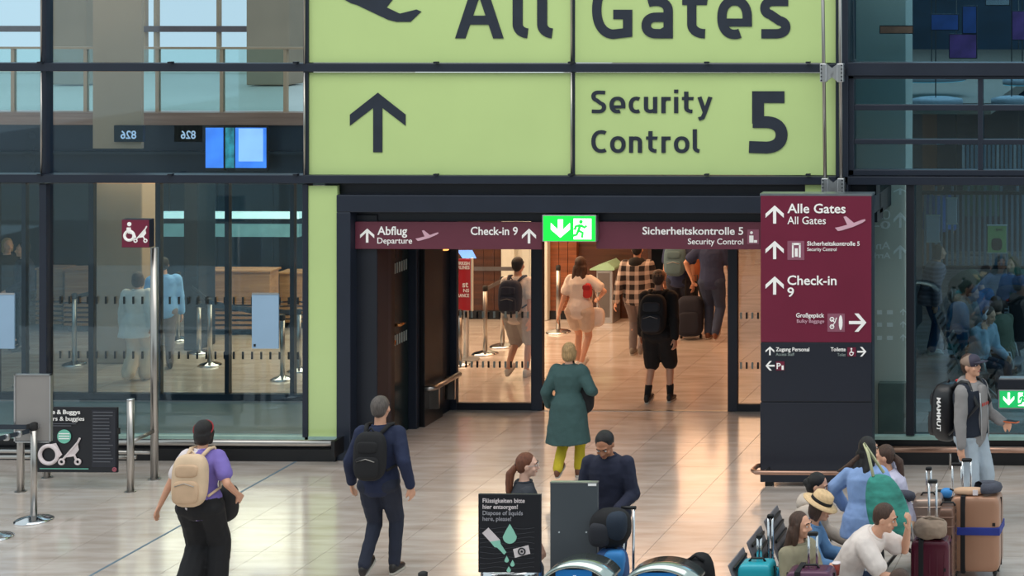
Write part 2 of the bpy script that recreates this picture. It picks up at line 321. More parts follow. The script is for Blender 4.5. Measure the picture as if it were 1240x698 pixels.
for q in ((-60, 49), (56, 367)):
    window(q[0], q[1], -54, 77); window(q[0], q[1], 87, 213); window(q[0], q[1], 223, 530)
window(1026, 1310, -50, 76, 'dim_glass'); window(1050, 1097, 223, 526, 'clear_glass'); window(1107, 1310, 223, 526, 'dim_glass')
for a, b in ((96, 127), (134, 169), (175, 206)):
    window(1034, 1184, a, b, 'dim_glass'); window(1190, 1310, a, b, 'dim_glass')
# base: pale sill, dark plinth
for a, b, dy in ((-60, 411, 0), (1050, 1310, 5)):
    obj('sill', pb(a, b, 528+dy*.3, 532+dy*.3, YF-.04, .12), M('sill_green', (148, 178, 170), .4), fc)
    obj('base_panel', pb(a, b, 532+dy*.3, 541+dy, YF-.02, .1), 'black_panel', fc)
for i, (a, b) in enumerate(((-60, 411), (1050, 1310))):
    z = zat(541, YF, (a+b)/2); bb = MB().box(xat(a, YF), xat(b, YF), YF-.10, YF+.1, 0, z); o = obj('baseboard_%s' % ('left', 'right')[i], bb, 'black_panel'); struct(o)
# green lettered panels
def sign_panel(nm, label, x0, x1, y0, y1, parts=True):
    r = thing(nm, label, 'sign', P((x0+x1)/2, y1, YF-.02)); obj('panel', pb(x0, x1, y0, y1, YF-.02, .05), 'green_panel', r, bevel=.004); return r
YS = YF-.03
s1 = sign_panel('gate_sign_panel', 'pale green panel with plane tip and the word All, upper left', 373, 691, -120, 76)
letters(s1, 'lettering', 'All', 551, 669, 46.5, -23, YS, 'ink', .175, .16)
obj('plane_symbol', pprism([(416, -1), (425, 4), (432, 6), (470, 24), (480, 26.5), (497, 26.5), (510, 14), (504, 11.5), (484, 16.5), (468, 9), (478, -4), (480, -40), (400, -30)], YS, .012), 'ink', s1)
s2 = sign_panel('gate_sign_panel', 'large pale green panel with the word Gates, right of the upper row', 696, 1012, -120, 76)
letters(s2, 'lettering', 'Gates', 717, 957, 46.5, -23, YS, 'ink', .165, .15)
s3 = sign_panel('security_sign_panel', 'pale green panel with one dark upward arrow, left of the lower row', 373, 691, 88, 212)
X = lambda x: 360+x/2.909; Yy = lambda y: y/2.909
obj('arrow', pprism([(X(a), Yy(b)) for a, b in ((283, 327), (381, 404), (381, 443), (299, 380), (299, 537), (267, 537), (267, 380), (185, 443), (185, 404))], YS, .012), 'ink', s3)
s4 = sign_panel('security_sign_panel', 'pale green panel reading Security Control 5, right of the lower row', 696, 1012, 88, 212)
letters(s4, 'lettering', 'Security', 716, 861, 137, 110, YS, 'ink', .16, .14); letters(s4, 'lettering', 'Control', 716, 847, 185, 158, YS, 'ink', .16, .14)
letters(s4, 'numeral', '5', 907, 952, 186, 110.5, YS, 'ink', .19, .1)
r = thing('green_glass_strip', 'tall narrow pale green panel left of the dark entrance', 'panel', P(390, 536, YF)); obj('panel', pb(373, 408.5, 225, 536, YF-.03, .06), 'green_panel', r, bevel=.004)
obj('edge_frame', pb(369, 373, 225, 536, YF-.04, .07), 'black_panel', r)
r = thing('green_glass_strip', 'small patch of pale green panel above the wine red totem', 'panel', P(1000, 236, YF)); obj('panel', pb(975, 1012, 224, 240, YF-.03, .06), 'green_panel', r)
# tie rods with clamps
for k, (xa, xb, lb) in enumerate(((994.3, 999.5, 'left'), (1016.5, 1018.7, 'right'))):
    YR = YF-.34; r = thing('tie_rod', 'thin steel rod running down in front of the facade, the %s one of the pair' % lb, 'rod', P(xb, 236, YR))
    pa = P(xa, -150, YR); pb_ = P(xb, 238, YR); obj('rod', MB().cyl(pa, pb_, .021), 'steel', r, True)
    for yc in (88, 227):
        t = (yc+150)/388; c = pa.lerp(pb_, t); s = 1 if k == 0 else -1; h = .11
        br = obj('clamp', MB().box(c.x-.04, c.x+.04, c.y-.035, c.y+.035, c.z-h, c.z+h), 'alu', r, bevel=.01)
        obj('web', MB().prism([(c.x+s*.04, c.z-.10), (c.x+s*.12, c.z-.035), (c.x+s*.12, c.z+.035), (c.x+s*.04, c.z+.10)], c.y-.015, c.y+.015), 'alu', br)
        obj('tie_arm', MB().box(c.x-.02, c.x+.02, c.y, YF-.15, c.z-.04, c.z+.04), 'steel', br)
        bl = MB()
        for i in range(5): bl.cyl((c.x-s*.02, c.y-.05, c.z-h*.8+i*h*.4), (c.x-s*.02, c.y-.03, c.z-h*.8+i*h*.4), .009, 6)
        obj('bolts', bl, 'navy_dark', br)
# ------------------------------------------------------------------ entrance portal and vestibule
YV = 24.95; pt = sroot('door_1', P(640, 550, YF))
ztop = zat(257, YF); z0h = zat(236, YF); xl = xat(410, YF); xrr = xat(1060, YF)
obj('soffit_gap', MB().box(xl, xrr, YF+.06, YF+.3, z0h, zat(222, YF)), 'navy_dark', pt)
obj('header_beam', MB().box(xl, xrr, YF-.06, YF+.35, ztop, z0h), 'navy_metal', pt, bevel=.01)
obj('inner_header', MB().box(xl, xrr, YF+.12, YF+.5, zat(270, YF), ztop), 'navy_dark', pt)
obj('jamb', MB().box(xl, xat(427, YF), YF-.06, YF+.35, 0, ztop), 'navy_metal', pt, bevel=.01)
XV = P(549, 497, YV).x; ceilz = zat(262, YF)
obj('vestibule_ceiling', MB().box(xl, xrr, YF+.3, YV+.2, ceilz, ceilz+.25), 'navy_dark', pt)
obj('reveal', MB().box(xat(427, YF)-.1, xat(452, YF), YF+.1, YF+.42, 0, ceilz), 'navy_dark', pt, bevel=.01)
wv = sroot('wall_left')
segs = [(22.96, 23.1, .0, 'navy_metal'), (23.1, 23.42, .10, 'black_panel'), (23.42, 23.95, .16, 'dim_door'), (23.95, 24.05, .06, 'navy_metal'), (24.05, 24.62, .0, 'black_panel'), (24.62, 24.95, .04, 'navy_dark')]
M('dim_door', (26, 40, 42), .2, 0, .1, 2)
for a, b, inset, m in segs: obj('wall_panel', MB().box(XV-.5, XV-inset, a+.006, b-.006, 0, ceilz), m, wv, bevel=.008)
mb = MB()
for zz in (2.05, 1.15):
    for i in range(7): mb.box(XV-.165, XV-.155, 23.47+i*.065, 23.50+i*.065, zz, zz+.13)
obj('marking_stripes', mb, 'dim_print', wv)
M('brass', (190, 130, 80), .25, 1); hb = MB().cyl((XV-.16, 23.5, 1.42), (XV-.06, 23.5, 1.42), .02).cyl((XV-.07, 23.5, 1.42), (XV-.07, 23.62, 1.42), .018)
obj('door_handle', hb, 'brass', wv, True); obj('door_lock', MB().cyl((XV-.16, 23.5, 1.2), (XV-.13, 23.5, 1.2), .03), 'brass', wv, True)
obj('door_button', MB().box(XV-.05, XV+.01, 24.72, 24.78, 2.15, 2.27), 'amber_light', wv)
r = thing('push_bar', 'short steel bumper rail low on the dark vestibule wall', 'rail', (XV+.1, 24.5, .35))
obj('bar', MB().tube([(XV+.02, 24.0, .5), (XV+.12, 24.06, .5), (XV+.12, 24.85, .5)], .035), 'steel', r, True); obj('bracket', MB().box(XV-.01, XV+.12, 24.2, 24.24, .2, .5), 'steel', r); obj('bracket', MB().box(XV-.01, XV+.12, 24.7, 24.74, .2, .5), 'steel', r)
# glass leaves of the inner doors
def leaf(nm, x0, x1, lb, stile=(9, 14)):
    r = sroot(nm, P((x0+x1)/2, 497, YV)); b = 497; zt = ceilz
    A = P(x0, b, YV).x; B = P(x1, b, YV).x; s = F/25.1
    obj('stile', MB().box(A, A+stile[0]/s, YV, YV+.07, 0, zt), 'navy_metal', r, bevel=.005); obj('stile', MB().box(B-stile[1]/s, B, YV-.01, YV+.08, 0, zt), 'navy_metal', r, bevel=.005)
    obj('bottom_rail', MB().box(A, B, YV+.005, YV+.065, 0, .095), 'navy_dark', r); obj('pane', MB().box(A+stile[0]/s, B-stile[1]/s, YV+.03, YV+.042, .095, zt), 'door_glass', r)
    m1 = MB(); m2 = MB(); x = A+stile[0]/s+.03; i = 0
    while x < B-stile[1]/s-.03:
        for zz in (.56, 1.22): (m1 if i % 2 else m2).box(x, x+.025, YV+.02, YV+.028, zz, zz+.085)
        x += .075; i += 1
    obj('marking_stripes', m1, 'black', r); obj('marking_stripes', m2, 'dim_print', r)
leaf('door_2', 544, 657, ''); leaf('door_3', 881, 1000, '', (12, 9))
obj('threshold', MB().box(xat(657, YV), xat(881, YV), YV-.03, YV+.05, 0, .006), 'steel', pt)
wr = sroot('wall_right'); obj('wall_panel', MB().box(xat(1000, YV), xat(1000, YV)+.3, YF+.4, YV+6, 0, 3.9), 'navy_dark', wr)
obj('wall_panel', MB().box(xat(1040, 31), xat(1040, 31)+.2, YV+.3, 48, 0, 3.9), 'walnut', wr)
# ------------------------------------------------------------------ passage beyond
YB = 31.0; pw = sroot('wall_passage'); pw.name = 'wall_front'
XB = P(698, 0, YB).x; XL = xat(415, YB)
def wpanels(par, x0, x1, n_, y, m, z1=4.0, th=.1):
    w_ = (x1-x0)/n_
    for i in range(n_): obj('wood_panel', MB().box(x0+i*w_+.004, x0+(i+1)*w_-.004, y+random.uniform(0, .006), y+th, .12, z1), m, par)
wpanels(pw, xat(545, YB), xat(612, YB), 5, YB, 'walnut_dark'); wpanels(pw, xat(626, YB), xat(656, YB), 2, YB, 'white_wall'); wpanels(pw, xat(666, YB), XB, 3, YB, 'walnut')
obj('skirting', MB().box(xat(545, YB), XB, YB-.02, YB+.1, 0, .14), 'black_panel', pw)
obj('cream_pillar', MB().box(xat(610, YB), xat(626, YB), YB-.12, YB+.1, 0, 4), 'white_wall', pw, bevel=.01); obj('cream_pillar', MB().box(xat(655, YB), xat(666, YB), YB-.12, YB+.1, 0, 4), 'white_wall', pw, bevel=.01)
ps = sroot('wall_side')
for i in range(14):
    for k in range(5): obj('wood_panel', MB().box(XB-.1, XB+random.uniform(0, .006), YB+i*1.1+.004, YB+(i+1)*1.1-.004, .12+k*.78+.004, .12+(k+1)*.78-.004), 'walnut', ps)
obj('skirting', MB().box(XB-.1, XB+.01, YB, 46.4, 0, .12), 'black_panel', ps)
r = thing('handrail', 'pale steel handrail along the wood wall of the passage', 'rail', (XB+.1, YB+2, .9)); obj('rail', MB().cyl((XB+.1, YB+.4, .62), (XB+.1, 45, .62), .04), 'chrome', r, True)
for i in range(5): obj('bracket', MB().cyl((XB, YB+1.5+i*2.5, .55), (XB+.1, YB+1.5+i*2.5, .62), .015), 'steel', r)
struct(obj('ceiling', MB().box(XW, -3.2, 25.3, 48, 3.9, 4.05), M('ceiling_panel', (120, 110, 100), .7)))
we = sroot('wall_end'); wpanels(we, -12, 0, 12, 46.5, 'white_wall', 3.9)
for x in (-9.2, -6.8): obj('lit_opening', MB().box(x, x+.8, 46.4, 46.48, 0, 2.6), M('bright_opening', (240, 236, 226), .6, emis=1.2), we)
# ------------------------------------------------------------------ check-in hall behind the left glazing
Y2 = 25.4; g2 = sroot('window_90', P(190, 487, Y2)); 
for a, b in ((-8, -3), (26, 31), (107, 113), (188, 194), (272, 277), (351, 356)): obj('mullion', MB().box(xat(a, Y2), xat(b, Y2), Y2, Y2+.08, 0, 3.0), 'teal_dark', g2)
obj('bottom_rail', MB().box(-26, XW, Y2-.01, Y2+.09, 0, .09), 'teal_dark', g2)
obj('pane', MB().box(-26, XW, Y2+.03, Y2+.04, .09, 3.0), 'clear_glass', g2)
m1 = MB(); x = xat(60, Y2)
while x < XW:
    for zz in (.56, 1.30): m1.box(x, x+.025, Y2+.01, Y2+.02, zz, zz+.10)
    x += .125
obj('marking_stripes', m1, 'black', g2)
XE = xat(405, 26); we2 = sroot('wall_partition'); we2.name = 'wall_middle'
obj('wall_panel', MB().box(XW, XV-.5, 22.9, 25.5, 0, 3.9), 'navy_dark', we2)
XM = xat(545, YB); obj('wall_panel', MB().box(XW, XV-.14, 25.3, 25.4, 0, 3.9), 'navy_dark', we2)
wt = sroot('wall_teal'); wt.name = 'wall_rear'
for i in range(16):
    a = -26+i*1.0; obj('wall_panel', MB().box(a+.01, a+.99, 33.4, 33.6, 0, 3.1), 'teal_wall', wt)
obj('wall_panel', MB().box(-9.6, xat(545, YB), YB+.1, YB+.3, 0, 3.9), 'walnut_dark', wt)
sl = sroot('trim_1', P(180, 180, 25.9))
zA, zB, zC = zat(211, 25.9), zat(152, 25.9), zat(137, 25.9)
obj('dark_fascia', MB().box(-26, XW, 25.9, 26.1, zA, zB), 'band_navy', sl); obj('wood_edge', MB().box(-26, XW, 25.86, 26.1, zB, zC), wood('slab_wood', (138, 100, 82), (168, 128, 108), 2), sl)
obj('lower_ledge', MB().box(-26, XW, 25.8, 25.9, zat(187, 25.9), zat(184, 25.9)), 'teal_dark', sl)
obj('mezzanine_floor', MB().box(-26, XW, 26.1, 34, zB, zC-.03), 'white_wall', sl); obj('mezzanine_soffit', MB().box(-26, XW, 26.1, 34, zA, zB-.02), 'teal_dark', sl)
ZM = zC
r = thing('balustrade', 'glass balustrade with brown posts along the upper floor edge', 'railing', P(230, 137, 26.0))
for x in (15, 103, 190, 268, 345): obj('post', MB().box(xat(x-2, 26), xat(x+2, 26), 26.0, 26.06, ZM, zat(58, 26)), 'tan_panel', r)
for a, b in ((-40, 13), (17, 101), (105, 188), (192, 266), (270, 343)): obj('glass_panel', MB().box(xat(a, 26), xat(b, 26), 26.02, 26.035, ZM+.02, zat(60, 26)), 'rail_glass', r)
obj('top_rail', MB().box(-26, XW, 25.99, 26.07, zat(60, 26), zat(57.5, 26)), 'tan_panel', r)
fw = sroot('window_91', P(180, 85, 34))  # reflection of the bright windows opposite, built as a far window
M('brown_frame', (112, 92, 92), .5)
for a, b in ((-60, -52), (100, 104), (172, 176), (186, 190), (262, 265), (345, 349)): obj('mullion', MB().box(xat(a, 34), xat(b, 34), 34, 34.1, 3.6, 8), 'tan_panel', fw)
obj('transom', MB().box(-30, xat(500, 34), 33.95, 34.1, zat(39, 34), zat(32, 34)), 'brown_frame', fw); obj('sill', MB().box(-30, xat(500, 34), 33.9, 34.1, 3.5, zat(84, 34)), 'white_wall', fw)
sw = sroot('wall_outer'); obj('wall_panel', MB().box(-26.2, -26, YF+.3, 34, 0, 3.9), 'teal_wall', sw)
for k, (a, b, Yc, zb, zt, m) in enumerate(((60, 104, 31, ZM-.01, 7, 'tan_column'), (298, 350, 31, ZM-.01, 7, 'tan_column'), (113, 172, 27.6, 0, zA, 'tan_column'), (222, 240, 28.5, 0, zA, 'teal_dark'))):  # ground-floor tan pillar: reflection of a column, built as a solid one
    obj('pillar', MB().box(xat(a, Yc), xat(b, Yc), Yc, Yc+.5, zb, zt), m, sroot('trim_%d' % (k+2), (xat(a, Yc), Yc, zb)), bevel=.02)
# right-hand room behind the glazing
rr = sroot('wall_right_room'); rr.name = 'wall_far'
for i in range(9):
    a = -8+i*1.25; obj('wall_panel', MB().box(a+.01, a+1.24, 38, 38.2, 0, 8), 'teal_wall', rr)
obj('side_wall', MB().box(xat(1030, 24)-.1, xat(1030, 24), 22.8, 24.6, 0, 9), 'teal_dark', rr)
obj('gallery_edge', MB().box(xat(1030, 27), 4, 27, 27.3, zat(222, 27), zat(206, 27)), 'teal_dark', rr)
co = sroot('trim_8', P(1070, 500, 23.6)); Yc = 23.6
obj('pillar', MB().box(xat(1036, Yc), xat(1097, Yc), Yc, Yc+.5, 0, 9), 'grey_column', co, bevel=.01)
obj('pillar_base', MB().box(xat(1063, Yc-.1), xat(1098, Yc-.1), Yc-.1, Yc+.5, 0, zat(462, Yc-.1)), M('pillar_base_grey', (100, 116, 112), .5), co, bevel=.01)
obj('kerb', MB().box(xat(1098, 25), 4, 25, 25.2, 0, .12), M('kerb_pale', (150, 170, 170), .5), sroot('trim_9', (xat(1098, 25), 25, 0)))
for s, x0, x1, yb, yc in (('Departure', 1050, 1078, 236, 229), ('Che', 1058, 1078, 266, 254), ('0-', 1058, 1078, 277, 268), ('An', 1061, 1078, 302, 293), ('Arri', 1059, 1078, 313, 306)):  # totem's reflection in the glass, drawn as mirrored marks on the pillar
    text(co, s, x0, x1, yb, yc, Yc-.006, 'reflected_print', True, mirror=True)
for y0, y1 in ((228, 236), (257, 276), (297, 314)): arrow(co, 1082, 1100-2, y0, y1, Yc-.006, 'reflected_print', 'u')
for y in (378, 393, 409): arrow(co, 1090, 1097, y-4, y+4, Yc-.006, 'reflected_print', 'u'); obj('symbol', pb(1062, 1068, y-2, y+3, Yc-.006, .004), 'reflected_print', co); obj('symbol', pb(1074, 1081, y-2, y+3, Yc-.006, .004), 'reflected_print', co)
# ------------------------------------------------------------------ overhead bands, exit sign, totem
YO = YF+.06
b1 = thing('overhead_sign', 'wine red overhead band reading Abflug Departure and Check-in 9', 'sign', P(543, 302, YO)); obj('panel', pb(430, 656, 269, 302, YO, .05), 'wine_band', b1, bevel=.004)
YT = YO-.006
arrow(b1, 436, 453, 277, 294, YT, 'white_print', 'u'); text(b1, 'Abflug', 457, 493, 284.5, 274.5, YT, 'white_print', True); text(b1, 'Departure', 457, 499, 295, 288, YT, 'white_print')
plane_icon(b1, 503, 531, 279, 292, YT, 'pink_print'); text(b1, 'Check-in 9', 570, 627, 284.5, 275, YT, 'white_print', True); arrow(b1, 632, 649, 277, 295, YT, 'white_print', 'u')
b2 = thing('overhead_sign', 'wine red overhead band reading Sicherheitskontrolle 5 Security Control', 'sign', P(820, 302, YO)); obj('panel', pb(722, 921, 269, 302, YO, .05), 'wine_band', b2, bevel=.004)
text(b2, 'Sicherheitskontrolle 5', 778, 900, 284, 275, YT, 'white_print', True); text(b2, 'Security Control', 833, 900, 296, 289, YT, 'white_print')
obj('symbol_box', pb(905, 919, 278, 296, YT, .004), 'icon_box', b2); obj('guard_symbol', MB().ell(P(910, 282, YT-.006), (.018, .004, .018)).box(xat(907.5, YT), xat(912.5, YT), YT-.008, YT-.002, zat(293, YT), zat(284.5, YT)).box(xat(913, YT), xat(917, YT), YT-.008, YT-.002, zat(293, YT), zat(290, YT)), 'white_print', b2)
def running_man(par, x0, x1, y0, y1, Y, m):
    def p(u, v): q = P(x0+u*(x1-x0), y0+v*(y1-y0), Y); return (q.x, q.y, q.z)
    r = .006+(x1-x0)*.00045; mb = MB().ell(p(.52, .12), (r*1.5, .003, r*1.5))
    for a in (((.5, .28), (.38, .58)), ((.5, .3), (.72, .42), (.84, .32)), ((.48, .3), (.24, .36), (.18, .54)), ((.38, .58), (.62, .7), (.58, .95)), ((.38, .58), (.28, .8), (.06, .86))):
        mb.tube([p(*q) for q in a], r*1.0, 6)
    return obj('running_figure', mb, m, par)
e = thing('exit_sign', 'lit green exit sign with arrow and running figure above the doorway', 'sign', P(689, 292, YF-.05)); obj('housing', pb(656.5, 722, 260.5, 293, YF-.04, .09), 'alu', e, bevel=.005)
obj('lit_face', pb(658, 720.5, 262, 292, YF-.046, .006), 'exit_green', e); arrow(e, 667, 690, 266, 288, YF-.053, 'exit_white', 'd', .26)
obj('door_symbol', pb(694.5, 716, 265, 290, YF-.05, .004), 'exit_white', e); running_man(e, 692, 714, 266, 289, YF-.053, 'exit_green')
YTm = G(990, 590).y; M('totem_top', (150, 160, 168), .3, .8)
t = thing('wayfinding_totem', 'tall wine red and navy totem listing Alle Gates and Check-in directions', 'sign', (xat(988, YTm), YTm, 0)); zz = lambda y: zat(y, YTm, 988)
xa, xb = xat(920.5, YTm), xat(1056.5, YTm)
obj('core', MB().box(xa+.01, xb-.005, YTm+.01, YTm+.16, .05, zz(236)), 'totem_navy', t, bevel=.006)
obj('base_panel', MB().box(xa, xb, YTm, YTm+.15, .05, zz(488)), 'totem_navy', t, bevel=.005); obj('navy_panel', MB().box(xa+.008, xb-.012, YTm-.012, YTm+.01, zz(486), zz(415)), 'totem_navy', t, bevel=.004)
obj('red_panel', MB().box(xa+.008, xb-.012, YTm-.014, YTm+.01, zz(414.5), zz(237)), 'wine', t, bevel=.004); obj('top_cap', MB().box(xa, xb, YTm-.015, YTm+.16, zz(237), zz(234.5)), 'totem_top', t)
obj('foot', MB().box(xa+.05, xa+.13, YTm+.02, YTm+.12, 0, .05), 'black', t); obj('foot', MB().box(xb-.13, xb-.05, YTm+.02, YTm+.12, 0, .05), 'black', t)
Y = YTm-.022
for y0, y1 in ((249, 271), (292, 314), (335, 357)): arrow(t, 927, 949, y0, y1, Y, 'white_print', 'u')
text(t, 'Alle Gates', 953.5, 1024, 258, 247, Y, 'white_print', True); text(t, 'All Gates', 953.5, 1000, 271.5, 262.5, Y, 'white_print'); plane_icon(t, 1011, 1048, 262, 280, Y, 'pink_print')
obj('symbol_box', pb(953.5, 974, 292, 315, Y+.004, .004), 'icon_box', t)
obj('gate_symbol', pb(959, 961, 295, 312, Y, .004).add(*[(lambda m_: (m_.v, m_.f))(pb(967.5, 969.5, 295, 312, Y, .004))][0]).add(*[(lambda m_: (m_.v, m_.f))(pb(959, 969.5, 294.5, 297, Y, .004))][0]).add(*[(lambda m_: (m_.v, m_.f))(pb(962.5, 966, 301, 311, Y, .004))][0]), 'white_print', t)
text(t, 'Sicherheitskontrolle 5', 977.5, 1041, 297.5, 292.5, Y, 'white_print', True); text(t, 'Security Control', 977.5, 1013, 304, 300, Y, 'white_print')
text(t, 'Check-in', 953.5, 1013, 345, 334, Y, 'white_print', True); text(t, '9', 953.5, 961.5, 359.5, 348.5, Y, 'white_print', True)
text(t, 'Großgepäck', 964, 998, 384.5, 379.5, Y, 'white_print', True); text(t, 'Bulky Baggage', 965, 998, 391, 387, Y, 'pink_print'); obj('symbol_box', pb(1002, 1023, 380, 402, Y+.004, .004), 'icon_box', t)
arrow(t, 1028, 1049, 380, 402, Y, 'white_print', 'r')
q = lambda x, y: P(x, y, Y)
mb = MB().ring(q(1007.5, 387), .021, .006).ring(q(1007.5, 396), .021, .006).tube([q(1007, 387), q(1011, 391), q(1007, 396)], .006, 6).tube([q(1011, 391), q(1013, 385)], .006, 6).ell(q(1018, 391), (.022, .004, .085)); obj('bulky_symbol', mb, 'white_print', t)
arrow(t, 927, 937.5, 420, 430.5, Y, 'white_print', 'u'); text(t, 'Zugang Personal', 939.5, 980, 425.5, 421, Y, 'white_print', True); text(t, 'Access Staff', 939.5, 962, 431, 427.5, Y, 'dim_print')
text(t, 'Toilette', 1006, 1024, 425.5, 421, Y, 'white_print', True); text(t, 'Toilet', 1014, 1024, 431.5, 428, Y, 'dim_print'); obj('symbol_box', pb(1026, 1036.5, 421, 432, Y+.004, .004), 'wine', t)
obj('wheelchair_symbol', MB().ring(q(1031, 428.5), .020, .005).ell(q(1031, 422.8), (.011, .004, .011)).tube([q(1031, 424), q(1031, 427), q(1034, 427.5)], .006, 6), 'white_print', t); arrow(t, 1038, 1049, 420.5, 432, Y, 'white_print', 'r')
arrow(t, 927, 938, 437.5, 449, Y, 'white_print', 'l'); obj('symbol_box', pb(939.5, 950, 438, 449, Y+.004, .004), 'wine', t); text(t, 'P', 940.5, 945.5, 447, 440, Y, 'white_print', True); text(t, '1', 946.5, 949, 448, 443, Y, 'white_print', True)
r = thing('bumper_rail', 'rose brown bumper rail around the base of the wayfinding totem', 'rail', (xat(915, YTm), YTm-.15, 0)); zr = zat(571, YTm-.25); M('rose_steel', (178, 140, 122), .3, .8)
xx = xat(909, YTm-.25); obj('tube', MB().tube([(xx+.10, YTm+.1, zr), (xx+.01, YTm+.02, zr), (xx, YTm-.16, zr), (xx+.06, YTm-.24, zr), (xx+.15, YTm-.25, zr), (xb+.1, YTm-.25, zr)], .026), 'rose_steel', r, True)
for x in (xa+.1, xb-.1): obj('bracket', MB().cyl((x, YTm+.02, zr-.02), (x, YTm-.25, zr), .014), 'steel', r, True)
# facade guard rails
for a, b, yl, lb in ((60, 405, 536, 'left'), (1058, 1310, 545, 'right')):
    Yr = YF-.3; z = zat(yl, Yr, (a+b)/2); r = thing('guard_rail', 'long pale steel rail along the foot of the %s glass wall' % lb, 'rail', (xat((a+b)/2, Yr), Yr, 0))
    A, B = xat(a, Yr), xat(b, Yr); obj('tube', MB().cyl((A, Yr, z), (B, Yr, z), .038), 'rose_steel' if lb == 'right' else 'steel', r, True)
    x = A+.3 if lb == 'left' else A+.9
    while x < B: obj('post', MB().cyl((x, Yr, z), (x, YF-.1, z-.03), .018), 'steel', r, True); obj('post_foot', MB().cyl((x, Yr+.02, 0), (x, Yr+.02, z), .014), 'steel', r, True); x += 1.6
    if lb == 'left': obj('end_bracket', MB().box(B-.02, B+.02, Yr-.04, YF-.1, z-.16, z+.03), 'black_panel', r)
# ------------------------------------------------------------------ stanchions and barrier pen on the left
def stanchion(x, yfoot, ytop, label, m='steel', R=.19, group=None, pos=None, h=None, nm='belt_stanchion'):
    p = pos or G(x, yfoot-2); h = h or zat(ytop, p.y, x)
    s = thing(nm, label, 'barrier post', p, 0, group)
    obj('base', MB().lathe(p, [(R, 0), (R, .012), (R*.85, .028), (R*.35, .05), (.04, .06)]), 'chrome', s, True); obj('pole', MB().cyl(p+Vector((0, 0, .05)), p+Vector((0, 0, h)), .033, 16), m, s, True)
    obj('cap', MB().lathe(p, [(.036, h-.07), (.038, h-.06), (.038, h), (.02, h+.01)]), 'rubber', s, True); return s, p, h
s, p, h = stanchion(41, 633, 513, 'silver belt post with a blank grey board, left foreground')
bd = obj('sign_board', MB().box(p.x-.24, p.x+.14, p.y+.06, p.y+.085, zat(536, p.y, 41), zat(457, p.y, 41)), 'grey_board', s); 
bz0, bz1 = zat(538, p.y, 41), zat(455, p.y, 41)
obj('board_frame', MB().box(p.x-.25, p.x-.235, p.y+.05, p.y+.09, bz0, bz1).box(p.x+.135, p.x+.15, p.y+.05, p.y+.09, bz0, bz1).box(p.x-.25, p.x+.15, p.y+.05, p.y+.09, bz1-.012, bz1).box(p.x-.25, p.x+.15, p.y+.05, p.y+.09, bz0, bz0+.012), 'alu', bd)
obj('board_clamp', MB().box(p.x-.03, p.x+.03, p.y, p.y+.07, h-.06, h-.02), 'alu', s)
M('belt', (38, 48, 60), .6); 
r = thing('barrier_belt', 'dark retractable belt running left from the board post, the horizontal one', 'belt'); r.location = p+Vector((-.6, 0, h-.1)); obj('webbing', MB().box(p.x-1.6, p.x-.03, p.y-.004, p.y+.004, h-.065, h-.015), 'belt', r); obj('end_clip', MB().box(p.x-.07, p.x-.03, p.y-.02, p.y+.02, h-.07, h-.01), 'rubber', r)
p2 = G(-14, 655); r = thing('barrier_belt', 'dark retractable belt slanting down left from the board post', 'belt'); r.location = p+Vector((-.6, -.3, h-.1))
a = p+Vector((-.03, -.03, h-.1)); b = p2+Vector((0, 0, h-.04)); obj('webbing', MB().add([a, b, b+Vector((0, 0, .05)), a+Vector((0, 0, .05)), a+Vector((0, .006, 0)), b+Vector((0, .006, 0)), b+Vector((0, .006, .05)), a+Vector((0, .006, .05))], [(0, 1, 2, 3), (7, 6, 5, 4), (0, 4, 5, 1), (3, 2, 6, 7)]), 'belt', r)
for k in range(2): u = a.lerp(b, .25+.3*k); obj('belt_button', MB().sbox(u+Vector((0, -.01, .02)), (.03, .02, .035)), 'alu', r, True)
stanchion(-8, 655, 530, 'silver belt post cut by the left edge of the view', pos=G(-8, 652), h=h)
stanchion(512, 0, 0, 'belt post tip low in front, only its cap in view', pos=GD(512, 15.8), h=6.2-764*15.8/2300)
def pole(p, h, r=.038): return MB().cyl(p, (p.x, p.y, h), r, 16)
fp = G(25, 596), G(158, 596), G(57, 579), G(187, 581)
pen = thing('post_barrier', 'steel pen of low posts and rails holding the dark wheelchair and buggy panel', 'barrier', (fp[0]+fp[1])/2)
for i, (p, h) in enumerate(((fp[0], zat(487, fp[0].y)), (fp[1], zat(487, fp[1].y)), (fp[2], .9))):
    q = obj('post', pole(p, h), 'steel', pen, True); obj('post_cap', MB().lathe(p, [(.04, h), (.04, h+.012), (.01, h+.018)]), 'chrome', q, True); obj('floor_plate', MB().lathe(p, [(.06, 0), (.06, .008), (.04, .012)]), 'steel', q)
for za in (.36, .88): 
    if za < .5: obj('rail', MB().cyl((fp[0].x-1, fp[0].y+.11, za), (fp[1].x, fp[1].y+.11, za), .022), 'steel', pen, True); obj('rail', MB().cyl((fp[2].x-1.5, fp[2].y, za-.05), (fp[3].x, fp[3].y, za-.05), .022), 'steel', pen, True); obj('rail', MB().cyl((fp[1].x, fp[1].y, za+.2), (fp[3].x, fp[3].y, za+.2), .022), 'steel', pen, True)
hs = thing('accessible_sign_post', 'tall steel post with a small wine red wheelchair and buggy sign', 'sign', fp[3]); p = fp[3]
obj('pole', pole(p, zat(300, p.y, 187), .042), 'steel', hs, True); obj('floor_plate', MB().lathe(p, [(.07, 0), (.07, .01), (.045, .014)]), 'steel', hs)
x0, x1 = xat(147.5, p.y-.15), xat(181, p.y-.15); z0, z1 = zat(299, p.y), zat(265, p.y)
obj('sign_box', MB().box(x0, x1, p.y-.15, p.y-.05, z0, z1), 'totem_navy', hs, bevel=.004); fc_ = obj('sign_face', MB().box(x0+.005, x1-.003, p.y-.158, p.y-.148, z0+.006, z1-.004), 'wine', hs)
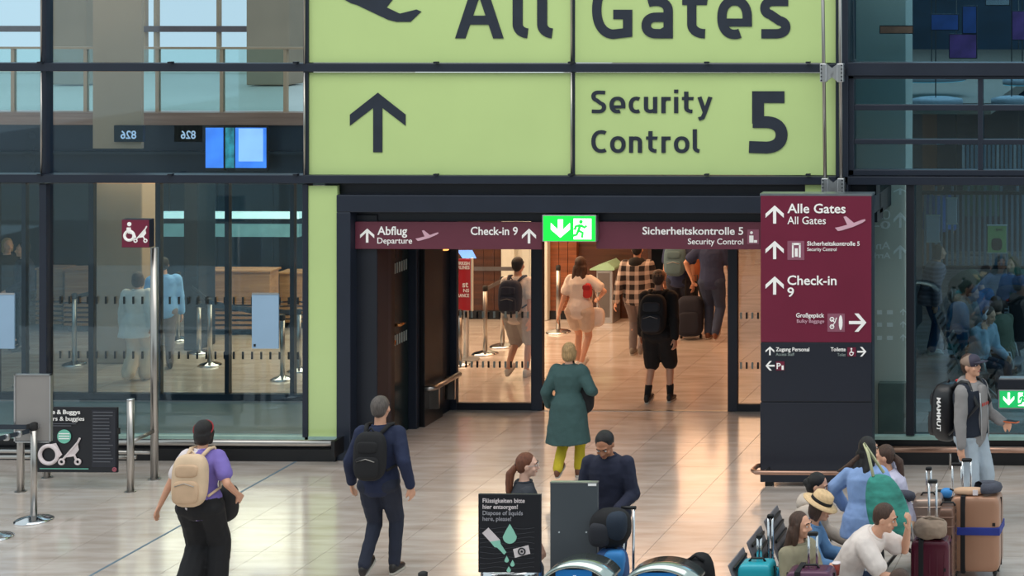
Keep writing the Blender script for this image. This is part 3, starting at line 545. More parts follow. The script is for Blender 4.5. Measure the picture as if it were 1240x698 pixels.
def chair_icon(par, Y, m, cx, cy, k, R=8.2):
    pt = lambda a, b: (lambda q: (q.x, q.y, q.z))(P(cx+a*k, cy+b*k, Y)); u = k/100
    obj('wheelchair_symbol', MB().ring(pt(0, 4), R*.72*u, 1.8*u, n=28).ell(pt(0, -11.5), (2.8*u, .004, 2.8*u)).tube([pt(-.5, -7), pt(-.5, -2), pt(1, 0)], [2.6*u, 3.0*u, 2.2*u], 8).tube([pt(1, 0), pt(6, 1), pt(8, 7)], 1.6*u, 6), m, par)
def buggy_icon(par, Y, m, cx, cy, k):
    pt = lambda a, b: (lambda q: (q.x, q.y, q.z))(P(cx+a*k, cy+b*k, Y)); u = k/100
    mb = MB().tube([pt(9, -13), pt(7, -9), pt(-7, 7)], 1.0*u, 6).tube([pt(-5, 4), pt(4, 3), pt(6, 8)], 1.0*u, 6).ring(pt(-8, 9), 2.2*u, .9*u, n=14).ring(pt(7, 9), 2.2*u, .9*u, n=14)
    mb.prism([(pt(7, -8)[0], pt(7, -8)[2]), (pt(8, -2)[0], pt(8, -2)[2]), (pt(4, 3)[0], pt(4, 3)[2]), (pt(-4, 4)[0], pt(-4, 4)[2])], Y-.002, Y+.004); obj('buggy_symbol', mb, m, par)
chair_icon(hs, p.y-.16, 'white_print', 156.5, 282, .9); buggy_icon(hs, p.y-.16, 'white_print', 170.5, 284.5, .8)
# dark information panel
YP = fp[0].y+.05; ip = thing('information_panel', 'dark landscape panel with wheelchair and buggy drawing and green dot, reading Buggys', 'sign', P(93, 572, YP)); M('mint', (120, 200, 178), .5, 0, .03); M('panel_ink', (24, 26, 34), .42, 0, .06, 2); M('grey_print', (92, 94, 102), .5); M('panel_side', (38, 40, 50), .42, 0, .05)
obj('panel', pb(45, 142, 493.5, 572.5, YP, .03), 'panel_ink', ip, bevel=.004); obj('notice_column', pb(111, 140, 497, 566, YP-.006, .008), 'panel_side', ip); Y = YP-.014
text(ip, 'Rollstühle & Buggys', 36, 97, 501.5, 496.5, Y, 'white_print', True); text(ip, 'Wheelchairs & buggies', 30, 102, 509.5, 504.5, Y, 'white_print')
for i in range(16): obj('notice_line', pb(112.5, 112.5+random.uniform(18, 25), 499+i*4, 500.2+i*4, Y, .004), 'grey_print', ip)
for i in range(2): obj('notice_line', pb(62, 92-6*i, 513+i*2.5, 514+i*2.5, Y, .004), 'grey_print', ip)
c = P(77.5, 529, Y); obj('green_dot', MB().add(*(lambda m_: (m_.v, m_.f))(MB().prism([(c.x+.078*math.cos(a*PI/16), c.z+.078*math.sin(a*PI/16)) for a in range(32)], Y, Y+.006))), 'mint', ip)
for i in range(3): obj('dot_print', pb(71, 84, 525+i*3, 526.2+i*3, Y-.002, .002), 'white_print', ip)
c = P(59, 551, Y-.004); obj('wheelchair_symbol', MB().ring(c, .100, .022, n=32).prism([(c.x-.07, c.z+.10), (c.x+.08, c.z+.13), (c.x+.15, c.z+.0), (c.x+.12, c.z-.03), (c.x+.05, c.z+.08)], Y-.004, Y+.004), M('soft_white', (226, 214, 216), .5), ip)
buggy_icon(ip, Y, 'soft_white', 85, 548, 1.3); obj('green_line', pb(48, 107, 567.6, 568.6, Y, .004), 'mint', ip); c = P(138.5, 569, Y-.006); obj('round_badge', MB().ring(c, .02, .006).ell(c, (.012, .003, .012)), M('badge', (170, 90, 104), .5), ip); obj('edge_clip', pb(142, 144.5, 519, 526, YP, .02), 'black', ip)
# tan reflection of a hanging panel, built as a solid sheet, posters on the glass
r = thing('reflection_sheet', 'tan reflection of a hanging panel, built as a sheet before the dark upper floor band', 'panel', P(142, 180, 24.2)); obj('sheet', pb(112.5, 171.5, -150, 180, 24.2, .05), 'tan_panel', r); obj('top_bracket', pb(125, 160, -156, -150, 24.2, .1), 'steel', r)
for x0, x1, lb in ((305, 337, 'pale blue notice on the glass near the green strip'), (-16, 17, 'pale blue notice on the glass at the left edge of the view')):
    r = thing('glass_notice', lb, 'notice', P(x0, 422, YF-.03)); obj('sheet', pb(x0, x1, 356, 422.5, YF-.02, .02), 'paper', r); obj('sheet_rim', pb(x0, x1, 355, 357, YF-.026, .01), 'alu', r); obj('mark', pb(x0+2, x0+4.5, 417, 420, YF-.026, .006), 'black', r)
for x0, x1, sk, m, lb in ((248, 271, 2, 'screen_blue', 'blue poster screen on the dark upper band, left one'), (272, 284, 0, 'screen_teal', 'narrow teal patterned poster between two blue screens'), (284, 323, 3, 'screen_blue', 'wide blue screen on the dark upper band')):
    Ys = 25.7; a, b = P(x0, 207, Ys), P(x1, 154, Ys); r = thing('display_screen', lb, 'screen', a); obj('casing', MB().box(a.x, b.x, Ys+.01, Ys+.06, a.z+(.03 if m == 'screen_teal' else 0), b.z), 'black', r)
    obj('display', MB().box(a.x+.01, b.x-.01, Ys, Ys+.012, a.z+.04, b.z-.01), m, r)
    if x0 == 284: obj('page', MB().box(a.x+.06, b.x-.05, Ys-.008, Ys, a.z+.13, b.z-.02), 'screen_pale', r)
def board(s, x0, x1, lb, yb=168, yc=158.5, Yb_=25.85):  # reflections of hall displays, built as solid boards with mirrored digits
    r = thing('reflected_display', lb, 'display', P(x0, 172, Yb_)); obj('casing', pb(x0-8, x1+8, 152, 172, Yb_+.05, .05), 'teal_dark', r); text(r, s, x0, x1, yb, yc, Yb_+.04, 'glow_digit', True, mirror=True, name='digits')
M('glow_digit', (190, 205, 225), .5, emis=.5); board('826', 146, 165, 'reflected dark display with mirrored digits 826 at the foot of the tan reflection sheet', 168, 158.5, 24.101); board('826', 219, 237, 'reflected dark display with mirrored digits 826 left of the blue screens')
r = thing('light_strip', 'pale glowing ceiling light strip, upper of two behind the left glass', 'lamp', P(280, 262, 31)); obj('tube', pb(196, 362, 257, 265, 31, .1), 'lamp_white', r)
for x in (205, 352): obj('cord', MB().cyl(P(x, 257, 31.05), (P(x, 257, 31.05).x, 31.05, 3.03), .008, 6), 'black', r)
r = thing('light_strip', 'pale glowing ceiling light strip, lower and broader, behind the left glass', 'lamp', P(280, 285, 32)); obj('tube', pb(196, 362, 272, 287, 32, .1), M('lamp_teal', (120, 165, 165), .4, emis=.5), r)
# check-in desks, monitors
def desk(x0, x1, ytop, ybot, lb, slat=True):
    p0 = G(x0, ybot); Yd = p0.y; r = thing('check_in_desk', lb, 'desk', G((x0+x1)/2, ybot)); a, b = xat(x0, Yd), xat(x1, Yd); zt = zat(ytop, Yd)
    obj('upper_panel', MB().box(a, b, Yd, Yd+.28, zt*.52, zt), 'desk_oak', r, bevel=.01); obj('plinth', MB().box(a+.03, b-.03, Yd+.05, Yd+.28, 0, .1), 'black', r); obj('body', MB().box(a+.02, b-.02, Yd+.08, Yd+.28, .1, zt*.52), 'walnut_dark', r)
    for k in range(6): obj('slat', MB().box(a, b, Yd-.02, Yd+.05, .10+k*zt*.078, .10+k*zt*.078+.042), 'desk_oak', r)
    obj('worktop', MB().box(a-.02, b+.02, Yd-.03, Yd+.32, zt, zt+.03), 'desk_oak', r, bevel=.005)
desk(78, 147, 330, 402, 'oak check-in desk with slatted front, left one behind the glass'); desk(338, 384, 333, 398, 'oak counter at the far right of the left glass beside the green strip'); desk(44, 76, 329, 400, 'narrow oak counter left of the other oak desks'); desk(250, 327, 331, 406, 'oak check-in desk with slatted front beside the pale blue notice')
for x0, x1, lb in ((158, 178, 'wood framed monitor behind the wheelchair sign post'), (231, 250, 'wood framed monitor above the queue belts')):
    r = thing('desk_monitor', lb, 'monitor', P(x0, 322, 30)); obj('frame', pb(x0, x1, 303, 323, 30, .05), 'desk_oak', r); obj('display', pb(x0+3, x1-3, 306, 320, 29.99, .012), M('monitor_grey', (120, 150, 165), .3, emis=.25), r)
    obj('stand', MB().cyl((xat((x0+x1)/2, 30.03), 30.03, 0), (xat((x0+x1)/2, 30.03), 30.03, zat(323, 30)), .03), 'navy_dark', r)
gs = 'queue posts in the check-in hall behind the glass'; Q = []
for x, yf, yt, lb in ((90, 444, 356, 'belt post in front of the left oak desk'), (131, 424, 346, 'belt post between the left oak desk and the tan pillar'), (216, 414, 330, 'belt post by the person in the blue shirt'), (254, 445, 362, 'belt post in front of the slatted desk near the notice'), (32, 470, 392, 'short belt post by the dark seated pair'), (241, 430, 366, 'thin belt post left of the slatted desk'), (342, 462, 382, 'belt post right of the pale blue notice'), (362, 452, 375, 'belt post next to the green strip')):
    Q.append(stanchion(x, yf, yt, lb, R=.16, group=gs))
for i, (a, b) in enumerate(((0, 1), (2, 3), (3, 6), (5, 7))):
    pa, pb2 = Q[a][1]+Vector((0, 0, Q[a][2]-.08)), Q[b][1]+Vector((0, 0, Q[b][2]-.08)); r = thing('queue_belt', ['dark belt slung before the left oak desk', 'dark belt between the blue shirt person and the slatted desk', 'dark belt passing behind the pale blue notice', 'dark belt running to the post by the green strip'][i], 'belt', (pa+pb2)/2)
    o = obj('webbing', MB().add([pa, pb2, pb2+Vector((0, 0, .06)), pa+Vector((0, 0, .06))], [(0, 1, 2, 3)]), 'belt', r); so = o.modifiers.new('t', 'SOLIDIFY'); so.thickness = .006
# passage furniture
gs = 'queue posts in the passage'; R_ = []
for x, yf, yt, lb in ((587.5, 431, 347, 'steel queue post at centre of the left glass door'), (608.5, 422, 336, 'steel queue post beside the young man behind the glass door'), (556.5, 444, 376, 'steel queue post under the red banner'), (676, 405, 322, 'steel queue post left of the long-haired woman')):
    R_.append(stanchion(x, yf, yt, lb, R=.19, group=gs))
for i, (a, z, b) in enumerate(((0, -.08, 1), (1, -.12, 0))):
    pa = R_[a][1]+Vector((0, 0, R_[a][2]+z)); pq = (R_[1][1]+Vector((0, 0, R_[1][2]-.08))) if i == 0 else None
    if i == 0: pb2 = pq
    else: pb2 = P(560, 328, pa.y+.1); pa = P(622, 328, pa.y)
    r = thing('queue_belt', ('grey belt between the two queue posts behind the glass door', 'upper grey belt running left to the red banner')[i], 'belt', (pa+pb2)/2)
    o = obj('webbing', MB().add([pa, pb2, pb2+Vector((0, 0, .06)), pa+Vector((0, 0, .06))], [(0, 1, 2, 3)]), 'grey_belt' if 'grey_belt' in MATS else M('grey_belt', (98, 96, 100), .6), r); so = o.modifiers.new('t', 'SOLIDIFY'); so.thickness = .006
Yb = G(562, 437).y; bn = thing('banner_stand', 'red banner with white airline lettering behind the left glass door', 'banner', (xat(562, Yb), Yb, 0)); M('red_banner', (176, 26, 40), .5, 0, .05)
obj('panel', pb(551, 570, 314, 376, Yb, .03), 'red_banner', bn); obj('white_edge', pb(570, 572, 313, 377, Yb-.004, .04), 'white_wall', bn); obj('pole', MB().cyl((xat(562, Yb), Yb+.05, 0), (xat(562, Yb), Yb+.05, zat(330, Yb)), .03), 'alu', bn, True); obj('foot', MB().lathe((xat(562, Yb), Yb+.05, 0), [(.2, 0), (.2, .012), (.04, .03)]), 'alu', bn)
for s_, x0, x1, yb, yc in (('TURKISH', 550, 568.5, 321, 317), ('AIRLINES', 550, 568.5, 326, 322), ('st', 560, 567, 348, 341), ('NS', 561, 568, 354, 350), ('RANCE', 554, 568, 360, 356)): text(bn, s_, x0, x1, yb, yc, Yb-.006, 'white_print', True)
r = thing('check_in_screen', 'blue lit screen tilted above the red banner', 'screen', P(563, 314, Yb+.3)); obj('display', MB().add([P(553, 303, Yb+.2), P(572, 303, Yb+.2), P(577, 313, Yb+.1), P(560, 313, Yb+.1), P(553, 303, Yb+.24), P(572, 303, Yb+.24), P(577, 313, Yb+.14), P(560, 313, Yb+.14)], [(3, 2, 1, 0), (4, 5, 6, 7), (0, 1, 5, 4), (2, 3, 7, 6), (1, 2, 6, 5), (0, 4, 7, 3)]), 'screen_blue', r); obj('stem', MB().cyl((xat(566, Yb+.2), Yb+.2, 0), (xat(566, Yb+.2), Yb+.2, zat(312, Yb+.2)), .02), 'alu', r)
Yk = G(733, 392).y; k = thing('ticket_kiosk', 'grey upright kiosk with a mint green sloping top beside the handrail', 'kiosk', (xat(733, Yk), Yk, 0)); a, b = xat(722, Yk), xat(742, Yk); z = zat(327, Yk)
obj('body', MB().box(a, b, Yk, Yk+.4, 0, z), 'alu', k, bevel=.015); obj('dark_inset', MB().box(a+.03, b-.05, Yk-.006, Yk, .1, z-.05), M('kiosk_grey', (96, 92, 92), .5), k)
obj('sloped_top', MB().prism([(a-.1, z), (b+.03, z), (b+.03, z+.04), (b-.08, z+.13), (a-.1, z+.02)], Yk-.02, Yk+.42), M('mint_top', (156, 196, 164), .4), k)
# small exit sign at the right edge
Yx = G(1225, 640).y-.0; e = thing('exit_sign', 'small lit green exit sign on a dark arm at the right edge', 'sign', P(1230, 495, Yx)); obj('arm', pb(1208, 1290, 460, 472, Yx, .12), 'navy_dark', e, bevel=.008); obj('arm_cover', pb(1210, 1290, 458.5, 460.5, Yx+.01, .1), 'alu', e)
obj('housing', pb(1209, 1290, 472.5, 495.5, Yx, .04), 'alu', e, bevel=.004); obj('lit_face', pb(1210.5, 1262, 474, 494, Yx-.006, .006), M('exit_green_soft', (20, 160, 84), .4, emis=.9), e); arrow(e, 1215, 1228, 476, 491, Yx-.012, 'exit_white', 'd', .2)
obj('door_symbol', pb(1233, 1248, 476, 492, Yx-.01, .004), 'exit_white', e); running_man(e, 1232, 1248, 476, 492, Yx-.013, 'exit_green_soft'); obj('post', MB().cyl((xat(1285, Yx), Yx+.08, 0), (xat(1285, Yx), Yx+.08, zat(462, Yx)), .05), 'navy_dark', e, True)
# things seen behind the right glazing
def prop(nm, lb, cat, x0, x1, y0, y1, dep, m, th=.05, extra=None):
    Yq = D(620, 0, dep).y; r = thing(nm, lb, cat, P((x0+x1)/2, y1, Yq)); obj('face', pb(x0, x1, y0, y1, Yq, th), m, r); obj('rim', pb(x0-1, x1+1, y0-1.2, y0, Yq-.005, th+.01).add(*(lambda m_: (m_.v, m_.f))(pb(x0-1, x1+1, y1, y1+1.2, Yq-.005, th+.01))), 'dim_print', r); return r, Yq
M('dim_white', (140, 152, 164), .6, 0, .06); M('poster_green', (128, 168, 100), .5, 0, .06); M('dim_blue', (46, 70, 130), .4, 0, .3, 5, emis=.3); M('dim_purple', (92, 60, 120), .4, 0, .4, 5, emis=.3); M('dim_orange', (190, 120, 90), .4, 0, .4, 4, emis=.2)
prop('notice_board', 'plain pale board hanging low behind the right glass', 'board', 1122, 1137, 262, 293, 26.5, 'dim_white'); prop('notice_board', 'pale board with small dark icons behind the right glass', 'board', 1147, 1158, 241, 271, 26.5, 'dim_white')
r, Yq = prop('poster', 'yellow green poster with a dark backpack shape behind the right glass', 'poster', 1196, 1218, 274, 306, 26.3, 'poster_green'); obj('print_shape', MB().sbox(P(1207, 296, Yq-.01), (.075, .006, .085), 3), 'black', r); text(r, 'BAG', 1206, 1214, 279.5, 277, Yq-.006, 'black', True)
gs = 'pale upright slats of the divider behind the right glass'
r = thing('slat_divider', 'row of pale upright slats receding behind the right glass', 'divider', GD(1180, 31)); Yq = 31
obj('head_rail', pb(1108, 1300, 232, 236, Yq, .1), 'teal_dark', r); obj('foot_rail', pb(1108, 1300, 322, 326, Yq, .1), 'teal_dark', r)
M('slat_blue', (92, 118, 138), .5, 0, .1)
for i in range(26):
    x = 1112+i*6.6; obj('slat', pb(x, x+2.6, 236 if i % 3 else 226, 322, Yq+.02, .05), 'slat_blue', r)
r = thing('green_banner', 'tall dim green corrugated panel behind the right glass', 'panel', P(1190, 260, 33)); 
for i in range(10): obj('fold', pb(1166+i*4.4, 1170+i*4.4, 222, 262, 33+(i % 2)*.05, .05), M('dim_green', (48, 104, 92), .5, 0, .15), r)
for x0, x1, y0, y1, m, lb in ((1128, 1160, 18, 36, 'dim_blue', 'small dim blue display high behind the right glass'), (1150, 1182, 42, 70, 'dim_purple', 'purple display high behind the right glass'), (1166, 1182, 8, 40, 'dim_blue', 'narrow blue lit display top right'), (1194, 1222, 0, 6, 'dim_white', 'dim lettered display at the top right'), (1226, 1250, 14, 48, 'dim_purple', 'pale purple display at the right edge'), (1066, 1105, 32, 40, 'dim_orange', 'orange tinted light bar over the grey pillar')):
    dd = 24.4 if m != 'dim_orange' else 23.4
    Yq = D(620, 0, dd).y; r = thing('display_screen', lb, 'screen', P(x0, y1, Yq)); obj('casing', pb(x0-1, x1+1, y0-1, y1+1, Yq+.006, .05), 'black', r); obj('display', pb(x0, x1, y0, y1, Yq, .008), m, r)
for x0, x1, yc_, ry, lb in ((1086, 1170, 95, 4, 'wide oval ceiling lamp behind the louvre window, upper'), (1100, 1166, 125, 4.5, 'blue oval ceiling lamp behind the louvre window, lower'), (1200, 1250, 124, 4.5, 'blue oval ceiling lamp at the right edge of the louvre window'), (1214, 1262, 100, 6, 'pale oval ceiling lamp at the upper right louvre')):
    yl_ = 26.5 if 'upper' in lb else 25.2; c = P((x0+x1)/2, yc_, yl_); w_ = xat(x1, yl_)-xat(x0, yl_); r = thing('oval_lamp', lb, 'lamp', c); obj('shade', MB().lathe(c-Vector((0, 0, .02)), [(w_/2, 0), (w_/2, .07), (w_*.3, .1)]), 'dim_white', r, True); obj('diffuser', MB().lathe(c-Vector((0, 0, .035)), [(w_*.2, 0), (w_*.48, .005), (w_*.48, .02)]), M('lamp_cyan', (90, 180, 205), .4, emis=.7), r)
    obj('cord', MB().cyl(c+Vector((0, 0, .08)), (c.x, c.y, 8), .008, 6), 'black', r)
# louvre strips behind the right upper opening
r = thing('striped_blind', 'pale vertical blind behind the lower right louvre pane', 'blind', P(1200, 206, 25))
for i in range(16): obj('slat', pb(1165+i*5.2, 1168+i*5.2, 176, 205, 25, .03), 'slat_blue' if i % 4 else 'dim_white', r)
# ------------------------------------------------------------------ bins, liquids sign, grey cabinet
def bin_(x0, x1, ytop, dep, lb):
    Yb_ = D((x0+x1)/2, 0, dep).y; a, b = xat(x0, Yb_), xat(x1, Yb_); zt = zat(ytop, Yb_); r = thing('waste_bin', lb, 'bin', ((a+b)/2, Yb_, 0)); cx = (a+b)/2; hw = (b-a)/2; H = .13; L = .27
    def outline(k=0, z0=0): return [(cx-hw+k, z0), (cx-hw+k, zt-H)]+[(cx+(hw-k)*math.sin(t)/math.sin(1.15), zt-k-H*(1-(math.cos(t)-math.cos(1.15))/(1-math.cos(1.15)))) for t in [(-1.15+2.3*i/20) for i in range(21)]][1:-1]+[(cx+hw-k, zt-H), (cx+hw-k, z0)]
    obj('body', MB().prism(outline(.02), Yb_, Yb_+L), M('bin_dark', (24, 28, 34), .35), r); rim = outline(0, zt-H-.02); ri = outline(.022, zt-H-.02)
    v = [(x, Yb_-.03, z) for x, z in rim]+[(x, Yb_-.03, z) for x, z in ri]+[(x, Yb_+L+.02, z) for x, z in rim]+[(x, Yb_+L+.02, z) for x, z in ri]; n_ = len(rim); f = []
    for i in range(n_-1): f += [(i, i+1, i+1+n_, i+n_), (2*n_+i, 3*n_+i, 3*n_+i+1, 2*n_+i+1), (i, 2*n_+i, 2*n_+i+1, i+1), (n_+i, n_+i+1, 3*n_+i+1, 3*n_+i)]
    obj('hood', MB().add(v, f), M('hood_metal', (168, 180, 176), .14, .9, .25, 3), r, True)
    bx = obj('blue_label', MB().box(cx-hw*.56, cx+hw*.50, Yb_-.012, Yb_, zt-.75, zt-.045), M('label_blue', (18, 122, 200), .4, 0, .04), r)
    for k_ in (-1, 1): obj('inlet_flap', MB().box(cx+k_*hw*.3-.08, cx+k_*hw*.3+.08, Yb_+L-.01, Yb_+L+.01, zt-.6, zt-.4), 'black', r)
    return r, cx, Yb_, zt
r, cx, Yb_, zt = bin_(655, 738, 683, 15.9, 'waste bin with curved metal hood and blue bottle label, left of the two')
obj('bottle_symbol', MB().box(cx-.012, cx+.012, Yb_-.018, Yb_-.011, zt-.14, zt-.09).box(cx-.03, cx+.03, Yb_-.018, Yb_-.011, zt-.35, zt-.14), 'white_print', r)
bin_(753, 842, 686, 15.9, 'waste bin with curved metal hood and plain blue label, right of the two')
Yl = D(616, 0, 16.1).y; r = thing('liquids_sign', 'upright dark sign reading Dispose of liquids here, please with bottle and drops', 'sign', P(616, 694, Yl)); obj('panel', pb(579, 654.5, 599, 694, Yl, .03), 'panel_ink', r, bevel=.004); Y = Yl-.006
for s_, x0, x1, yb, b in (('Flüssigkeiten bitte', 584.5, 635.5, 609, True), ('hier entsorgen!', 584.5, 627, 616.5, True), ('Dispose of liquids', 584.5, 633, 624, False), ('here, please!', 584.5, 619, 631, False)): text(r, s_, x0, x1, yb, yb-5, Y, 'soft_white' if b else 'grey_soft', b) if (b or M('grey_soft', (170, 168, 176), .5)) else 0
M('mint_light', (150, 214, 192), .5, 0, .03)
def poly(nm, pts, m, par=r, yy=Y): return obj(nm, pprism(pts, yy, .005), m, par)
cr = lambda x, y: (560+x/3.527, 500+y/3.527)
dr = lambda cx_, cy, w_, h_: [(cx_+w_*math.cos(a)*(1 if math.sin(a) > 0 else 1-.0), cy+w_*math.sin(a)) for a in [i*PI/10 for i in range(11)]]+[(cx_-w_*.6, cy-h_*.45), (cx_, cy-h_), (cx_+w_*.6, cy-h_*.45)]
poly('drop', dr(617.2, 650.5, 8.4, 15.5), 'mint_light'); poly('drop', dr(613.5, 679, 2.6, 5.2), 'mint_light'); poly('drop', dr(620.5, 684, 2.6, 5.2), 'mint_light'); poly('drop', dr(616, 691, 2.6, 4.5), 'mint_light')
poly('bottle_glass', [cr(84, 515), cr(110, 492), cr(160, 545), cr(118, 552)], 'soft_white'); poly('bottle_liquid', [cr(118, 552), cr(160, 545), cr(163, 562), cr(187, 598), cr(178, 607), cr(148, 577), cr(137, 575)], 'mint_light')
poly('camera_symbol', [cr(216, 584), cr(281, 567), cr(289, 603), cr(224, 621)], 'soft_white'); c = P(*cr(253, 594), Y-.004); obj('lens_ring', MB().ring(c, .028, .006).ell(c, (.010, .003, .010)), 'panel_ink', r)
obj('wave_lines', MB().add(*(lambda m_: (m_.v, m_.f))((lambda mm: ([mm.tube([P(581+k*6, 640+j*6+1.2*math.sin(k*.9+j), Y+.002) for k in range(12)], .0018, 4) for j in range(9)], mm)[1])(MB()))), M('panel_wave', (44, 46, 56), .5), r)
p = GD(614, 16.25); r = thing('liquids_bin', 'round steel bin under the liquids sign, only its rim in view', 'bin', p); zt = 6.2-763*16.2/2300; obj('drum', MB().lathe(p+Vector((0, .12, 0)), [(.24, 0), (.26, .02), (.26, zt-.04), (.24, zt)]), 'chrome', r, True); obj('rim', MB().ring(p+Vector((0, .12, zt)), .23, .012, Matrix.Rotation(PI/2, 3, 'X')), 'chrome', r, True)
Yc_ = D(694, 0, 16.9).y; a, b = xat(666, Yc_), xat(723, Yc_); zt = zat(584.5, Yc_); r = thing('grey_cabinet', 'plain upright slate grey cabinet in front of the man in navy', 'cabinet', ((a+b)/2, Yc_, 0))
obj('body', MB().box(a, b, Yc_, Yc_+.05, 0.02, zt), M('slate', (80, 86, 92), .4, 0, .04, 1), r, bevel=.006); obj('top_edge', MB().box(a, b, Yc_-.003, Yc_+.053, zt-.008, zt+.004), 'alu', r); obj('label_plate', pb(712, 722, 586, 589, Yc_-.005, .004), 'white_print', r)
for x in (677, 710): obj('screw', MB().cyl(P(x, 645, Yc_-.006), P(x, 645, Yc_+.01), .008, 8), 'alu', r)
obj('foot', MB().box(a+.03, b-.03, Yc_+.02, Yc_+.04, 0, .02), 'black', r)
# ------------------------------------------------------------------ people
wv_tex = bpy.data.textures.new('cloth_folds', 'CLOUDS'); wv_tex.noise_scale = .11; wv_tex.noise_depth = 2
M('skin', (214, 160, 132), .5, 0, .05, 8); M('skin_tan', (180, 122, 92), .5, 0, .05, 8); M('skin_pale', (226, 178, 156), .5, 0, .05, 8)
def hairmat(n, c):
    return M(n, c, .45, 0, .35, 10, bump=.5, bscale=60, stretch=(8, 8, 1))
for n_, c_ in (('hair_black', (24, 20, 22)), ('hair_brown', (74, 50, 38)), ('hair_auburn', (112, 62, 38)), ('hair_blond', (176, 142, 98)), ('hair_grey', (92, 84, 80))): hairmat(n_, c_)
M('eye_white', (225, 222, 218), .3); M('eye_dark', (30, 24, 22), .2); M('lip', (172, 96, 88), .5); M('brow', (50, 36, 30), .7)
def cloth(n, c, var=.10): return M(n, c, .85, 0, var, 5, bump=.25, bscale=220)
def V(*a): return Vector(a)
def ik(a, b, l1, l2, pole):
    d = b-a; L = min(d.length, (l1+l2)*.999); u = d.normalized(); b = a+u*L; x = (l1*l1-l2*l2+L*L)/(2*L); y = math.sqrt(max(0, l1*l1-x*x)); q = pole-u*pole.dot(u)
    return a+u*x+q.normalized()*y, b
def ringe(c, ax, ay, rx, ry, n=16): return [c+ax*(rx*math.cos(2*PI*i/n))+ay*(ry*math.sin(2*PI*i/n)) for i in range(n)]
def remesh(o, vox, sm=2, disp=0, dec=0):
    r = o.modifiers.new('skin', 'REMESH'); r.mode = 'VOXEL'; r.voxel_size = vox; r.use_smooth_shade = True
    s = o.modifiers.new('soft', 'SMOOTH'); s.iterations = sm; s.factor = .5
    if disp: d = o.modifiers.new('folds', 'DISPLACE'); d.texture = wv_tex; d.strength = disp; d.mid_level = .5; d.texture_coords = 'LOCAL'
    if dec: d = o.modifiers.new('thin', 'DECIMATE'); d.ratio = dec
    return o
TORSO = [(-.13, .085, .075), (-.08, .15, .105), (0, .168, .118), (.08, .155, .11), (.18, .138, .10), (.30, .158, .112), (.40, .170, .112), (.46, .160, .098), (.50, .115, .08), (.53, .065, .062)]
class Body: pass
